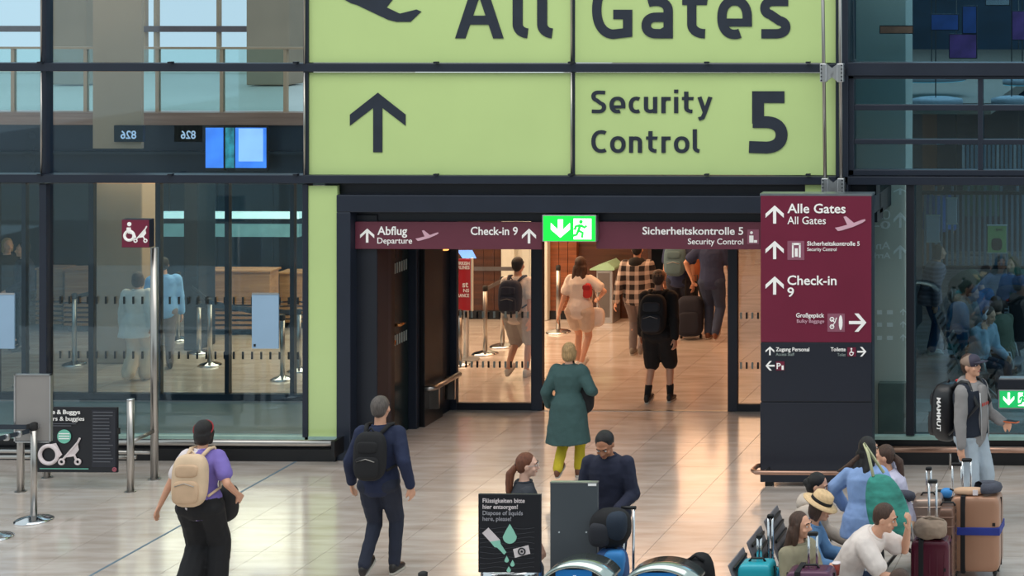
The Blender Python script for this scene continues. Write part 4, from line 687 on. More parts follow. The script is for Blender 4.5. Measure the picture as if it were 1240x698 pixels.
def person(label, at, rot, h=1.72, top=None, bottom=None, hair='hair_brown', hairstyle='short', skin='skin', pose=None, group=None, det=1, shoes='shoe_dark', fem=False, cat='person', face=True):
    """figure facing local +y; pose gives hip height, spine lean, wrists and ankles in local metres for a 1.75 m body"""
    K = h/1.75; ps_ = dict(hip=(0, 0, .93), lean=.03, side=0, head=(0, 0), la=(-.09, .02, .085), ra=(.09, .02, .085), lw=(-.26, .06, .80), rw=(.26, .06, .80), lf=0, rf=0, curl=.5, kp=(0, 1, 0), lep=(-.4, -1, -.2), rep=(.4, -1, -.2), twist=0)
    ps_.update(pose or {}); root = thing('person', label, cat, at, rot, group)
    vv = lambda t: V(*t)
    hip = vv(ps_['hip']); lean = ps_['lean']; N = 14; cur = hip.copy(); path = []
    def dirn(s):
        k = min(1, max(0, (s+.05)/.35)); a = lean*k; b = ps_['side']*k; return V(math.sin(b), math.sin(a)*math.cos(b), math.cos(a)*math.cos(b))
    def spine(s):
        if s <= 0: return hip+V(0, 0, s), dirn(0)
        p = hip.copy(); st = s/10
        for i in range(10): p += dirn((i+.5)*st)*st
        return p, dirn(s)
    def frame(s):
        p, d = spine(s); tw = ps_['twist']*min(1, max(0, s/.4)); ax = V(math.cos(tw), math.sin(tw), 0); ax = (ax-d*ax.dot(d)).normalized(); ay = d.cross(ax); return p, d, ax, ay
    fs = .90 if fem else 1.0; fh = 1.06 if fem else 1.0
    def torso_rings(inf, s0, s1, flare=0):
        o = []
        for s, rx, ry in TORSO:
            if s < s0-.03 or s > s1: continue
            p, d, ax, ay = frame(s); k = fs if s > .15 else fh
            if fem and .12 < s < .25: k = .86
            o.append(ringe(p, ax, ay, rx*k+inf, ry*k+inf+(.012 if fem and .3 < s < .42 else 0)))
        return o
    p47, d47, ax47, ay47 = frame(.455); SH = {}
    for s in (-1, 1): SH[s] = p47+ax47*(s*.180*fs)
    hw = .092*fh; HP = {s: hip+V(s*hw, 0, -.02) for s in (-1, 1)}
    EL, WR, KN, AN = {}, {}, {}, {}
    for s, wk, ak, pk in ((-1, 'lw', 'la', 'lep'), (1, 'rw', 'ra', 'rep')):
        EL[s], WR[s] = ik(SH[s], vv(ps_[wk]), .285, .255, vv(ps_[pk])); KN[s], AN[s] = ik(HP[s], vv(ps_[ak]), .43, .42, vv(ps_['kp']))
    nb, nd, nax, nay = frame(.53); hy, hp_ = ps_['head'][0], ps_['head'][1]
    hc0 = nb+nd*.03; Rh = Matrix.Rotation(hy, 3, 'Z') @ Matrix.Rotation(-hp_, 3, 'X'); ht = hc0+Rh @ V(0, .022, .125)     # head centre
    HR = Rh
    S = lambda mb: (setattr(mb, 'v', [p*K for p in mb.v]), mb)[1]
    b = MB(); b.loft(torso_rings(0, -.2, .6))
    for s in (-1, 1):
        b.chain([HP[s]+V(0, 0, -.01), HP[s].lerp(KN[s], .5), KN[s]], [.085*fh, .072, .054]); b.chain([KN[s], KN[s].lerp(AN[s], .33)-(V(0, .012, 0) if 1 else 0), AN[s]], [.052, .052, .036])
        b.chain([SH[s], SH[s].lerp(EL[s], .4), EL[s]], [.052*fs, .047*fs, .037]); b.chain([EL[s], EL[s].lerp(WR[s], .35), WR[s]], [.037, .038*fs, .025])
        fa = (WR[s]-EL[s]).normalized(); hd = fa; inn = (p47*.5+hip*.5-WR[s]); inn = (inn-hd*inn.dot(hd)).normalized(); th = hd.cross(inn)*(-s if True else s)
        if ps_.get('palm'): inn = vv(ps_['palm']); inn = (inn-hd*inn.dot(hd)).normalized(); th = hd.cross(inn)*(-s)
        W = WR[s]
        for k in (-.026, 0, .024): b.caps(W+hd*.01+th*k*.7, .016, W+hd*.082+th*k, .013, 8)
        for i, (k, L) in enumerate(((.033, .072), (.011, .080), (-.011, .074), (-.032, .058))):
            c1 = ps_['curl']; a0 = W+hd*.085+th*k; a1 = a0+(hd*math.cos(c1*.7)+inn*math.sin(c1*.7))*L*.5; a2 = a1+(hd*math.cos(c1*1.8)+inn*math.sin(c1*1.8))*L*.5
            b.caps(a0, .0095, a1, .0088, 6); b.caps(a1, .0088, a2, .0075, 6)
        t0 = W+hd*.02+th*.028; t1 = W+hd*.055+th*.052+inn*.012; t2 = t1+hd*.032+inn*.014+th*.004; b.caps(t0, .014, t1, .011, 6); b.caps(t1, .011, t2, .009, 6)
        f = AN[s]; b.caps(f, .034, f+V(0, .11, -.045), .028)
    b.chain([nb-nd*.05, hc0+Rh @ V(0, .0, .05)], [.057*fs, .052*fs])
    he = lambda x, y, z: ht+HR @ V(x, y, z)
    b.ell(he(0, -.012, .018), (.073, .092, .095), HR, 16, 12); b.ell(he(0, .020, -.035), (.056, .066, .078), HR, 14, 10); b.ell(he(0, .062, -.088), (.026, .024, .020), HR)
    b.caps(he(0, .082, .012), .009, he(0, .104, -.022), .013, 8); b.ell(he(.012, .094, -.028), (.010, .010, .008), HR); b.ell(he(-.012, .094, -.028), (.010, .010, .008), HR)
    b.ell(he(0, .080, -.058), (.022, .010, .010), HR); b.ell(he(0, .07, .032), (.055, .018, .012), HR)
    for s in (-1, 1): b.ell(he(s*.076, -.008, -.008), (.010, .020, .032), HR @ Matrix.Rotation(.2*s, 3, 'Z')); b.ell(he(s*.042, .060, -.030), (.02, .02, .02), HR)
    o = obj('body', S(b), skin, root, True, local=True); remesh(o, .0085*K if det >= 1 else .013*K, 2, 0, .5 if det >= 1 else .6)
    if face and det >= 1:
        for s in (-1, 1):
            e = obj('eye', S(MB().ell(he(s*.030, .078, .008), (.012, .008, .0062), HR)), 'eye_white', root, True, local=True); obj('iris', S(MB().ell(he(s*.030, .0845, .008), (.006, .003, .006), HR)), 'eye_dark', e, True, local=True)
            obj('eyebrow', S(MB().tube([he(s*.016, .090, .034), he(s*.032, .088, .040), he(s*.046, .076, .034)], .0045, 6)), 'brow', root, True, local=True)
        obj('lips', S(MB().ell(he(0, .0885, -.058), (.021, .005, .0075), HR)), 'lip', root, True, local=True)
    B = Body(); B.root, B.he, B.HR, B.K, B.SH, B.EL, B.WR, B.KN, B.AN, B.frame, B.HP, B.hip, B.S, B.ht = root, he, HR, K, SH, EL, WR, KN, AN, frame, HP, hip, S, ht
    # garments
    cv = .013*K if det >= 1 else .017*K
    if top:
        m, sl = top['m'], top.get('sleeve', 1.0); inf = top.get('fit', .018); c = MB(); s0 = top.get('low', -.10)
        rg = torso_rings(inf, s0, .535); c.loft(rg)
        if 'coat' in top:                                        # skirted coat or long shirt hanging to a height
            zl, fl_ = top['coat']; rr_ = []
            for i in range(5): z = hip.z+.06+(zl-hip.z-.06)*i/4; rr_.append(ringe(V(hip.x, hip.y, z), V(1, 0, 0), V(0, 1, 0), .165*fh+inf+fl_*i/4, .125+inf+fl_*.7*i/4, 18))
            c.loft(rr_)
        for s in (-1, 1):
            w0 = WR[s]-(WR[s]-EL[s]).normalized()*.015; r0 = .052*fs+inf
            if sl >= .95: c.chain([SH[s]-ax47*s*.01, EL[s], w0], [r0, .046+inf*.7, .033+inf*.6])
            elif sl > .6: c.chain([SH[s]-ax47*s*.01, EL[s], EL[s].lerp(w0, .25)], [r0, .046+inf, .042+inf])
            else: c.chain([SH[s]-ax47*s*.01, SH[s].lerp(EL[s], max(.2, sl*1.25))], [r0, .05*fs+inf*1.1])
        o = obj(top.get('name', 'shirt'), S(c), m, root, True, local=True); remesh(o, cv, 2, .022, .6 if det < 1 else 0)
        p, d, ax, ay = frame(.525); col = MB(); mx = Matrix((ax, d, ay)).transposed()
        if top.get('hood'): 
            pb3, _, _, _ = frame(.47); cc = pb3-ay*.085+d*.03; o2 = obj('hood', S(MB().ell(cc, (.105, .065, .085), Matrix((ax, ay, d)).transposed()).ell(cc+ax*.07+ay*.05+d*.02, (.05, .06, .05)).ell(cc-ax*.07+ay*.05+d*.02, (.05, .06, .05))), top.get('hoodm', m), root, True, local=True); remesh(o2, .012, 2, .012)
        else: obj('collar', S(MB().ring(p+d*.006, .070, .012, Matrix((ax, d, ay)).transposed())), top.get('collarm', m), root, True, local=True)
    if bottom:
        m, ln = bottom['m'], bottom.get('len', 1.0); inf = bottom.get('fit', .016); c = MB(); c.loft(torso_rings(inf-.004, -.2, .09))
        for s in (-1, 1):
            A = AN[s]+(KN[s]-AN[s]).normalized()*.01; w = bottom.get('wide', 0)
            c.ell(HP[s]+V(0, -.01, 0), (.095*fh+inf, .105+inf, .10))
            if ln >= .9: c.chain([HP[s]+V(0, 0, -.01), HP[s].lerp(KN[s], .5), KN[s], A], [.088*fh+inf, .075+inf, .056+inf+w*.5, .040+inf+w])
            elif ln >= .55: c.chain([HP[s]+V(0, 0, -.01), KN[s]], [.088*fh+inf, .064+inf])
            else: c.chain([HP[s]+V(0, 0, -.01), HP[s].lerp(KN[s], ln*1.8)], [.088*fh+inf, .082+inf])
        o = obj(bottom.get('name', 'trousers'), S(c), m, root, True, local=True); remesh(o, cv, 2, .018, .6 if det < 1 else 0)
    for s, fk in ((-1, 'lf'), (1, 'rf')):
        Rf = Matrix.Rotation(-ps_[fk], 3, 'X'); A = AN[s]; mb = MB(); q = lambda x, y, z: A+Rf @ V(x, y, z)
        if bottom and bottom.get('socks'): obj('sock', S(MB().chain([A+V(0, 0, -.01), A+(KN[s]-A).normalized()*.12], [.042, .050])), bottom['socks'], root, True, local=True)
        mb.loft([[q(x*wx, y, z0+(z+.078)*kz-.0) for x, z in [(math.cos(t), -.078+.045*(1+math.sin(t))) for t in [2*PI*i/12 for i in range(12)]]] for y, wx, kz, z0 in ((-.065, .022, .7, -.078), (-.045, .036, 1.15, -.078), (.02, .040, 1.1, -.078), (.09, .046, .75, -.078), (.15, .042, .6, -.078), (.185, .022, .4, -.078))])
        sh = obj('shoe', S(mb), shoes, root, True, local=True)
        if det >= 1: obj('sole', S(MB().loft([[q(x*1.04, y, z) for y, x in ((-.072, 0), (-.06, .026), (-.02, .036), (.05, .038), (.10, .046), (.15, .042), (.188, .016), (.188, -.016), (.15, -.042), (.10, -.046), (.05, -.038), (-.02, -.036), (-.06, -.026))] for z in (-.085, -.068)])), 'sole_pale', sh, local=True)
    # hair
    if hairstyle:
        hb = MB(); hb.ell(he(0, -.030, .036), (.083, .092, .094), HR, 16, 12)
        if hairstyle == 'short': hb.ell(he(0, -.052, .0), (.074, .064, .080), HR)
        elif hairstyle == 'bob': hb.ell(he(0, -.040, -.02), (.088, .078, .105), HR); hb.caps(he(-.062, 0, .0), .032, he(-.06, -.01, -.09), .026); hb.caps(he(.062, 0, .0), .032, he(.06, -.01, -.09), .026)
        elif hairstyle == 'bun': hb.ell(he(0, -.055, -.01), (.078, .066, .085), HR); hb.ell(he(0, -.110, .0), (.045, .045, .045), HR)
        elif hairstyle == 'ponytail': hb.ell(he(0, -.05, .0), (.076, .064, .080), HR)
        elif hairstyle == 'long':
            hb.ell(he(0, -.045, -.03), (.088, .074, .11), HR)
            for x_ in (-.055, 0, .055): hb.chain([he(x_, -.06, -.04), he(x_*1.2, -.085, -.18), he(x_*1.1, -.11, -.32), he(x_*.5, -.11, -.44)], [.045, .045, .038, .015])
            for x_ in (-.066, .066): hb.chain([he(x_, .0, .02), he(x_*1.1, -.01, -.09), he(x_*1.15, -.02, -.22)], [.026, .03, .018])
        o = obj('hair', S(hb), hair, root, True, local=True); remesh(o, .0095 if det >= 1 else .013, 1, .008)
        if hairstyle == 'ponytail':
            t = ps_.get('tail', (0, -.16, -.30)); obj('hair_tie', S(MB().ring(he(0, -.112, .0), .02, .009, HR)), 'black', root, True, local=True)
            o = obj('ponytail', S(MB().chain([he(0, -.10, .0), he(t[0]*.4, -.155, t[2]*.25), he(t[0]*.8, t[1], t[2]*.7), he(*t)], [.028, .042, .034, .010])), hair, root, True, local=True); remesh(o, .0095, 1, .01)
    return B
M('shoe_dark', (34, 30, 30), .5); M('shoe_white', (214, 212, 208), .5); M('shoe_brown', (110, 66, 44), .5); M('sole_pale', (196, 190, 180), .6); M('shoe_grey', (120, 112, 104), .6)
cloth('lavender_shirt', (196, 192, 214)); cloth('cotton_white', (222, 216, 212)); cloth('navy_knit', (30, 34, 56)); cloth('navy_jacket', (26, 36, 66)); cloth('black_cloth', (22, 22, 26)); cloth('dark_jeans', (32, 38, 56)); cloth('green_coat', (54, 82, 82)); cloth('yellow_cloth', (196, 176, 40)); cloth('cream_cloth', (214, 194, 176)); cloth('off_white', (232, 218, 208))
cloth('grey_trousers', (122, 112, 112)); cloth('navy_tee', (44, 56, 92)); cloth('jeans_blue', (48, 62, 92)); cloth('rust_jacket', (150, 84, 50)); cloth('grey_hoodie', (142, 138, 138)); cloth('light_jeans', (172, 184, 196)); cloth('puffer_navy', (22, 30, 46)); cloth('khaki_shirt', (146, 138, 114)); cloth('polo_white', (226, 214, 208)); cloth('blue_shirt', (138, 166, 214)); cloth('denim_blue', (100, 140, 184)); cloth('beige_trousers', (206, 168, 138)); cloth('grey_tee', (50, 54, 62)); cloth('hoodie_cream', (206, 190, 176)); cloth('sky_shirt', (120, 172, 224)); cloth('grey_shorts', (176, 168, 162)); cloth('striped_dim', (132, 124, 138)); cloth('teal_blue', (30, 84, 130)); cloth('olive_cloth', (92, 100, 84)); cloth('pale_blue_tee', (160, 182, 200)); cloth('dim_grey', (130, 134, 134)); M('teal_bag', (58, 140, 128), .8, 0, .55, 5, stretch=(1, 1, 2.2))
def checks(name, c1, c2, k=26):
    m = M(name, c1, .85); nt = m.node_tree; b = nt.nodes['Principled BSDF']; tc = nt.nodes.new('ShaderNodeTexCoord'); sx = nt.nodes.new('ShaderNodeSeparateXYZ'); nt.links.new(tc.outputs['Object'], sx.inputs[0]); outs = []
    for ax in (0, 2):
        mu = nt.nodes.new('ShaderNodeMath'); mu.operation = 'MULTIPLY'; mu.inputs[1].default_value = k; si = nt.nodes.new('ShaderNodeMath'); si.operation = 'SINE'; nt.links.new(sx.outputs[ax], mu.inputs[0]); nt.links.new(mu.outputs[0], si.inputs[0]); outs.append(si)
        gt = nt.nodes.new('ShaderNodeMath'); gt.operation = 'GREATER_THAN'; gt.inputs[1].default_value = .25; nt.links.new(si.outputs[0], gt.inputs[0]); outs[-1] = gt
    ad = nt.nodes.new('ShaderNodeMath'); ad.operation = 'ADD'; nt.links.new(outs[0].outputs[0], ad.inputs[0]); nt.links.new(outs[1].outputs[0], ad.inputs[1]); dv = nt.nodes.new('ShaderNodeMath'); dv.operation = 'MULTIPLY'; dv.inputs[1].default_value = .5; nt.links.new(ad.outputs[0], dv.inputs[0])
    r = nt.nodes.new('ShaderNodeValToRGB'); r.color_ramp.elements[0].color = (*lin(c1), 1); r.color_ramp.elements[1].color = (*lin(c2), 1); nt.links.new(dv.outputs[0], r.inputs[0]); nt.links.new(r.outputs[0], b.inputs['Base Color'])
checks('plaid', (36, 32, 38), (206, 190, 182), 46)
def split_x(name, c1, c2, x):
    m = M(name, c1, .85); nt = m.node_tree; b = nt.nodes['Principled BSDF']; tc = nt.nodes.new('ShaderNodeTexCoord'); sx = nt.nodes.new('ShaderNodeSeparateXYZ'); nt.links.new(tc.outputs['Object'], sx.inputs[0])
    n = nt.nodes.new('ShaderNodeTexNoise'); n.inputs['Scale'].default_value = 14; ad = nt.nodes.new('ShaderNodeMath'); ad.operation = 'MULTIPLY_ADD'; ad.inputs[1].default_value = .12; nt.links.new(n.outputs[0], ad.inputs[0]); nt.links.new(sx.outputs[0], ad.inputs[2])
    gt = nt.nodes.new('ShaderNodeMath'); gt.operation = 'GREATER_THAN'; gt.inputs[1].default_value = x+.06; nt.links.new(ad.outputs[0], gt.inputs[0]); mx = nt.nodes.new('ShaderNodeMix'); mx.data_type = 'RGBA'; mx.inputs[6].default_value = (*lin(c1), 1); mx.inputs[7].default_value = (*lin(c2), 1); nt.links.new(gt.outputs[0], mx.inputs[0]); nt.links.new(mx.outputs[2], b.inputs['Base Color'])
split_x('white_purple', (222, 212, 214), (120, 104, 178), .0)
def stripes(name, c1, c2, k):
    m = M(name, c1, .85); nt = m.node_tree; b = nt.nodes['Principled BSDF']; tc = nt.nodes.new('ShaderNodeTexCoord'); wa = nt.nodes.new('ShaderNodeTexWave'); wa.bands_direction = 'Z'; wa.inputs['Scale'].default_value = k; nt.links.new(tc.outputs['Object'], wa.inputs[0]); r = nt.nodes.new('ShaderNodeValToRGB'); r.color_ramp.elements[0].color = (*lin(c1), 1); r.color_ramp.elements[1].color = (*lin(c2), 1); nt.links.new(wa.outputs[0], r.inputs[0]); nt.links.new(r.outputs[0], b.inputs['Base Color'])
stripes('stripe_top', (118, 110, 124), (142, 134, 148), 5)
def walk(stride=.24, lead=1, hip=.90, **k):
    a = (.09*lead, stride, .09); b = (-.09*lead, -stride, .15); d = dict(hip=(0, 0, hip)); d['ra'], d['la'] = (a, b) if lead == 1 else (b, a); d['rf'], d['lf'] = (0, -.5) if lead == 1 else (-.5, 0)
    d['lw'] = (-.27, .16*lead, .84); d['rw'] = (.27, -.16*lead, .84); d['lean'] = .06; d.update(k); return d
def sit(seat=.47, knee=.46, **k):
    d = dict(hip=(0, 0, seat+.08), la=(-.11, knee+.03, .085), ra=(.11, knee+.03, .085), lean=.05, lw=(-.16, .38, .62), rw=(.16, .38, .62)); d.update(k); return d
def backpack(lb, B, w, h_, dp, m, s=.26, group=None, pocket=None, strap=None, text_=None, out=0):
    """worn on the back of figure B; local frame of the figure"""
    p, d, ax, ay = B.frame(s); K = B.K; r = thing('backpack', lb, 'backpack', B.root.location, B.root.rotation_euler.z, group)
    R = Matrix((ax, ay, d)).transposed(); c = p-ay*(.125+dp/2+out); cl = MB().sbox(c, (w/2, dp/2, h_/2), 3.2, 22, 14, R); o = obj('bag_body', B.S(cl), m, r, True, local=True)
    obj('front_pocket', B.S(MB().sbox(c-ay*(dp*.45)-d*(h_*.2), (w*.38, dp*.18, h_*.22), 4, 20, 10, R)), pocket or m, r, True, local=True)
    obj('top_pocket', B.S(MB().sbox(c-ay*(dp*.42)+d*(h_*.2), (w*.33, dp*.16, h_*.12), 4, 20, 10, R)), pocket or m, r, True, local=True)
    obj('zip', B.S(MB().tube([c-ay*dp*.63-d*(h_*.08)+ax*w*.28, c-ay*dp*.64-d*(h_*.02), c-ay*dp*.63-d*(h_*.08)-ax*w*.28], .004, 6)), 'steel', r, True, local=True)
    obj('handle_loop', B.S(MB().tube([c+d*h_*.46+ax*.04, c+d*(h_*.46+.05)+ay*.01, c+d*h_*.46-ax*.04], .009, 6)), strap or m, r, True, local=True)
    for sd in (-1, 1):
        q0 = c+d*h_*.42+ax*sd*.07+ay*dp*.3; sh = B.SH[sd]-ax*sd*.075+d*.085+ay*.0; fr, _, _, _ = B.frame(.32); q2 = fr+ax*sd*.12+ay*.150; q3 = c-d*h_*.32+ax*sd*(w*.45)+ay*dp*.4; q4 = B.frame(.16)[0]+ax*sd*.175+ay*.02
        obj('strap', B.S(MB().tube([q0, sh-ay*.05, sh+ay*.03, q2, q4, q3], [.018, .021, .021, .020, .014, .012], 8)), strap or m, r, True, local=True)
    return r
# ---- left foreground walker
B = person('person walking away in white and purple top with wide black trousers, far left foreground', G(243, 726), .02, 1.70, dict(m='white_purple', sleeve=.5, fit=.03, name='blouse'), dict(m='black_cloth', fit=.035, wide=.04), 'hair_black', 'bob', 'skin', walk(.10, 1, .92, lw=(-.42, .05, .90), rw=(.30, .12, .98), lean=.10, head=(.2, .1), lep=(-1, -.3, 0)), fem=True)
obj('head_band', B.S(MB().ring(B.he(0, -.030, .040), .088, .006, B.HR @ Matrix.Rotation(-.5, 3, 'X'))), M('red_band', (150, 30, 40), .6), B.root, True, local=True)
backpack('cream beige backpack on the walker in the left foreground', B, .33, .50, .17, cloth('cream_pack', (214, 186, 156)), .27, pocket=cloth('cream_pocket', (200, 168, 138)))
q = G(269, 716); r = thing('shoulder_bag', 'black shoulder bag at the right hip of the walker with cream backpack', 'bag', (q.x, q.y, .6)); c = V(q.x, q.y+.05, .82); obj('bag_body', MB().sbox(c, (.10, .13, .17), 3.5), 'black_cloth', r, True); obj('bag_strap', MB().tube([c+V(-.02, -.1, .14), c+V(-.12, -.05, .50), c+V(-.02, .1, .14)], .012, 6), 'black_cloth', r, True)
r = thing('water_bottle', 'clear silver bottle tucked beside the black shoulder bag', 'bottle', c+V(-.06, -.17, 0)); obj('flask', MB().lathe(c+V(-.05, -.17, -.02), [(.03, 0), (.034, .02), (.034, .15), (.016, .18)]), 'chrome', r, True); obj('lid', MB().lathe(c+V(-.05, -.17, .16), [(.018, 0), (.018, .03)]), 'cotton_white', r, True)
# ---- man in navy
B = person('man walking away in navy jacket and dark jeans with black backpack', G(459, 700), 0, 1.79, dict(m='navy_jacket', fit=.026, name='jacket'), dict(m='dark_jeans'), 'hair_grey', 'short', 'skin', walk(.13, 1, .92, lw=(-.31, .10, .88), rw=(.31, -.02, .88)))
backpack('black backpack on the man walking away in navy', B, .30, .46, .15, 'black_cloth', .28)
# ---- ponytail woman and man with trolley
B = person('woman with long auburn ponytail and glasses in dark grey top behind the liquids sign', GD(633, 17.1), -1.0, 1.61, dict(m='grey_tee', sleeve=.5, fit=.02, name='t_shirt'), dict(m='black_cloth'), 'hair_auburn', 'ponytail', 'skin_pale', dict(head=(-.25, .1), tail=(.02, -.15, -.34), lw=(-.22, .12, .85), rw=(.2, .12, .85)), fem=True)
obj('glasses', B.S(MB().ring(B.he(-.032, .097, .008), .020, .0022, B.HR).ring(B.he(.032, .097, .008), .020, .0022, B.HR).tube([B.he(.052, .092, .01), B.he(.078, .0, .008)], .002, 5).tube([B.he(-.052, .092, .01), B.he(-.078, .0, .008)], .002, 5)), 'alu', B.root, True, local=True)
B = person('man in navy long-sleeved sweater looking down at his luggage trolley', GD(738, 17.55), PI-.05, 1.76, dict(m='navy_knit', fit=.028, name='sweater'), dict(m='dark_jeans'), 'hair_black', 'short', 'skin_tan', dict(head=(.05, .62), lean=.10, lw=(-.17, .27, 1.02), rw=(.25, .12, .86), la=(-.12, .0, .085), ra=(.12, .02, .085)))
hp = GD(741, 17.0); r = thing('luggage_trolley', 'chrome folding luggage trolley in front of the man in the navy sweater', 'trolley', hp); x = hp.x; y = hp.y
for dx in (.0, .15): obj('upright', MB().tube([(x+.10+dx*.6, y, .10), (x+.10+dx*.6, y+.02, 1.13)], .012), 'chrome', r, True)
obj('handle', MB().cyl((x+.08, y+.02, 1.13), (x+.21, y+.02, 1.13), .016), 'black', r, True); obj('platform', MB().box(x-.18, x+.2, y-.28, y, .07, .10), 'steel', r)
for dx in (-.12, .16): obj('wheel', MB().cyl((x+dx, y+.02, .07), (x+dx+.03, y+.02, .07), .07, 16), 'rubber', r, True)
r = thing('travel_bag', 'bright blue and navy bag standing on the luggage trolley', 'bag', (x-.03, y-.14, .10)); obj('bag_body', MB().sbox((x+.04, y-.14, .46), (.15, .11, .36), 4), M('blue_bag', (52, 88, 140), .6, 0, .15), r, True); obj('side_panel', MB().sbox((x+.09, y-.20, .70), (.09, .06, .12), 4), M('bright_blue', (60, 140, 210), .6), r, True); obj('carry_handle', MB().tube([(x-.02, y-.14, .8), (x+.03, y-.14, .86), (x+.10, y-.14, .8)], .012), 'black', r, True)
r = thing('rucksack', 'round black rucksack lying on top of the blue bag', 'backpack', (x-.04, y-.12, .75)); obj('bag_body', MB().sbox((x+.02, y-.10, .99), (.18, .14, .17), 2.6), 'black_cloth', r, True); obj('outer_pocket', MB().sbox((x-.04, y-.19, .96), (.10, .07, .11), 3), cloth('dark_grey_cloth', (44, 46, 54)), r, True); obj('flap', MB().sbox((x+.09, y-.16, 1.02), (.10, .09, .13), 2.6), cloth('bag_navy', (34, 46, 62)), r, True)
# ---- green coat
B = person('blond woman in long green coat and yellow trousers walking into the entrance', G(688, 580), 0, 1.60, dict(m='green_coat', fit=.04, coat=(.46, .07), name='coat'), dict(m='yellow_cloth', fit=.02), 'hair_blond', 'bob', 'skin', walk(.13, 1, .91, lw=(-.28, .12, .90), rw=(.26, .22, 1.05)), fem=True, shoes='shoe_brown')
q = G(706, 577); c = V(q.x, q.y, .92); r = thing('shoulder_bag', 'black shoulder bag hanging at the right side of the green coat', 'bag', c-V(0, 0, .2)); obj('bag_body', MB().sbox(c, (.12, .10, .19), 3.5), 'black_cloth', r, True); obj('bag_strap', MB().tube([c+V(-.03, -.08, .15), c+V(-.10, -.10, .38), c+V(-.16, 0, .55), c+V(-.06, .08, .15)], .011, 6), 'black_cloth', r, True)
# ---- long haired woman
B = person('woman with very long dark hair in white blouse and cream shorts walking away', G(702, 448), -.1, 1.66, dict(m='off_white', sleeve=.5, fit=.035, name='blouse'), dict(m='cream_cloth', len=.30, fit=.035, name='shorts'), 'hair_brown', 'long', 'skin', walk(.14, -1, .92, rw=(.24, .18, 1.08), rep=(1, -.4, -.2)), fem=True, shoes='shoe_white')
q = G(722, 446); c = V(q.x, q.y, .74); r = thing('handbag', 'cream handbag at the right side of the long-haired woman', 'bag', c); obj('bag_body', MB().sbox(c, (.12, .08, .14), 3), 'off_white', r, True); obj('bag_strap', MB().tube([c+V(-.08, 0, .1), c+V(-.04, 0, .45), c+V(.06, 0, .1)], .009, 6), 'off_white', r, True)
c = P(711, 352, q.y-.18); r = thing('pouch', 'small bright red pouch held by the long-haired woman', 'pouch', c); obj('pouch_body', MB().sbox(c, (.07, .04, .11), 3), M('bright_red', (210, 54, 50), .6), r, True); obj('pouch_flap', MB().sbox(c+V(0, -.03, .05), (.06, .02, .04), 3), M('dark_red', (170, 34, 40), .6), r, True)
# ---- plaid, cap, others in the passage
B = person('person in black and white plaid shirt with dark hood walking down the passage', G(771, 432), .05, 1.76, dict(m='plaid', fit=.04, hood=1, hoodm='black_cloth', name='shirt'), dict(m='grey_trousers'), 'hair_black', 'short', 'skin', walk(.12, -1), shoes='shoe_grey')
B = person('man in black top and shorts with bare calves and black socks in the doorway', G(797, 488), 0, 1.80, dict(m='black_cloth', fit=.035, name='hoodie'), dict(m='black_cloth', len=.6, fit=.04, name='shorts', socks='black_cloth'), 'hair_brown', 'short', 'skin', walk(.06, 1, .93, la=(-.13, -.04, .10), ra=(.14, .06, .09), lf=-.2))
backpack('black backpack with thin pale blue trim on the man in shorts', B, .34, .52, .20, 'black_cloth', .26, pocket='dark_grey_cloth'); 
obj('cap', B.S(MB().ell(B.he(0, -.02, .05), (.086, .10, .075), B.HR).sbox(B.he(0, .10, .05), (.06, .06, .008), 3)), M('cap_tan', (150, 112, 84), .7), B.root, True, local=True)
B = person('person in dark trousers behind the others with a slate blue backpack', G(822, 407), 0, 1.76, dict(m='navy_tee', fit=.03, sleeve=.5, name='t_shirt'), dict(m='dark_jeans'), 'hair_brown', 'short', 'skin', walk(.12, 1), det=0)
backpack('slate blue backpack just under the overhead band', B, .34, .48, .18, cloth('slate_pack', (84, 112, 124)), .30)
B = person('person in rust orange jacket between the blue backpack and the man in jeans', G(843, 397), 0, 1.74, dict(m='rust_jacket', fit=.035, name='jacket'), dict(m='black_cloth'), 'hair_brown', 'short', 'skin', walk(.1, -1, rw=(.26, .05, .85)), det=0)
B = person('man in navy t-shirt and blue jeans with brown shoes, rightmost in the passage', G(862, 413), 0, 1.84, dict(m='navy_tee', fit=.03, sleeve=.5, name='t_shirt'), dict(m='jeans_blue', fit=.022), 'hair_brown', 'short', 'skin', walk(.14, -1, lw=(-.32, .06, .92), lep=(-1, -.4, 0)), shoes='shoe_brown')
B = person('young man in grey shorts and dark navy backpack behind the left glass door', G(626, 458), -.1, 1.76, dict(m='off_white', fit=.03, sleeve=.5, name='t_shirt'), dict(m='grey_shorts', len=.6, fit=.03, name='shorts'), 'hair_black', 'short', 'skin', walk(.10, 1), shoes='shoe_white')
backpack('dark navy backpack on the young man behind the glass door', B, .33, .48, .17, cloth('pack_navy', (52, 56, 74)), .27)
# ---- man with cap on the right
B = person('man in cap, grey hoodie, navy puffer vest and light jeans holding a phone', GD(1176, 20.2), -PI/2-.42, 1.83, dict(m='grey_hoodie', fit=.028, name='hoodie', hood=1), dict(m='light_jeans', fit=.028), 'hair_brown', 'short', 'skin', dict(head=(-.05, -.15), lean=.0, hip=(0, 0, .93), rw=(.25, .04, .78), lw=(-.14, .30, 1.04), la=(-.12, .05, .085), ra=(.12, -.05, .085)), shoes='shoe_white')
vr = MB(); rg = []
for s, rx, ry in TORSO:
    if -.06 < s < .49: p, d, ax, ay = B.frame(s); rg.append(ringe(p-ay*.008, ax, ay, rx+.056, ry+.046))
vr.loft(rg); 
for s in (-1, 1): vr.ell(B.SH[s]-B.frame(.455)[2]*s*.03, (.075, .088, .085))
o = obj('puffer_vest', B.S(vr), 'puffer_navy', B.root, True, local=True); remesh(o, .012, 1, .02)
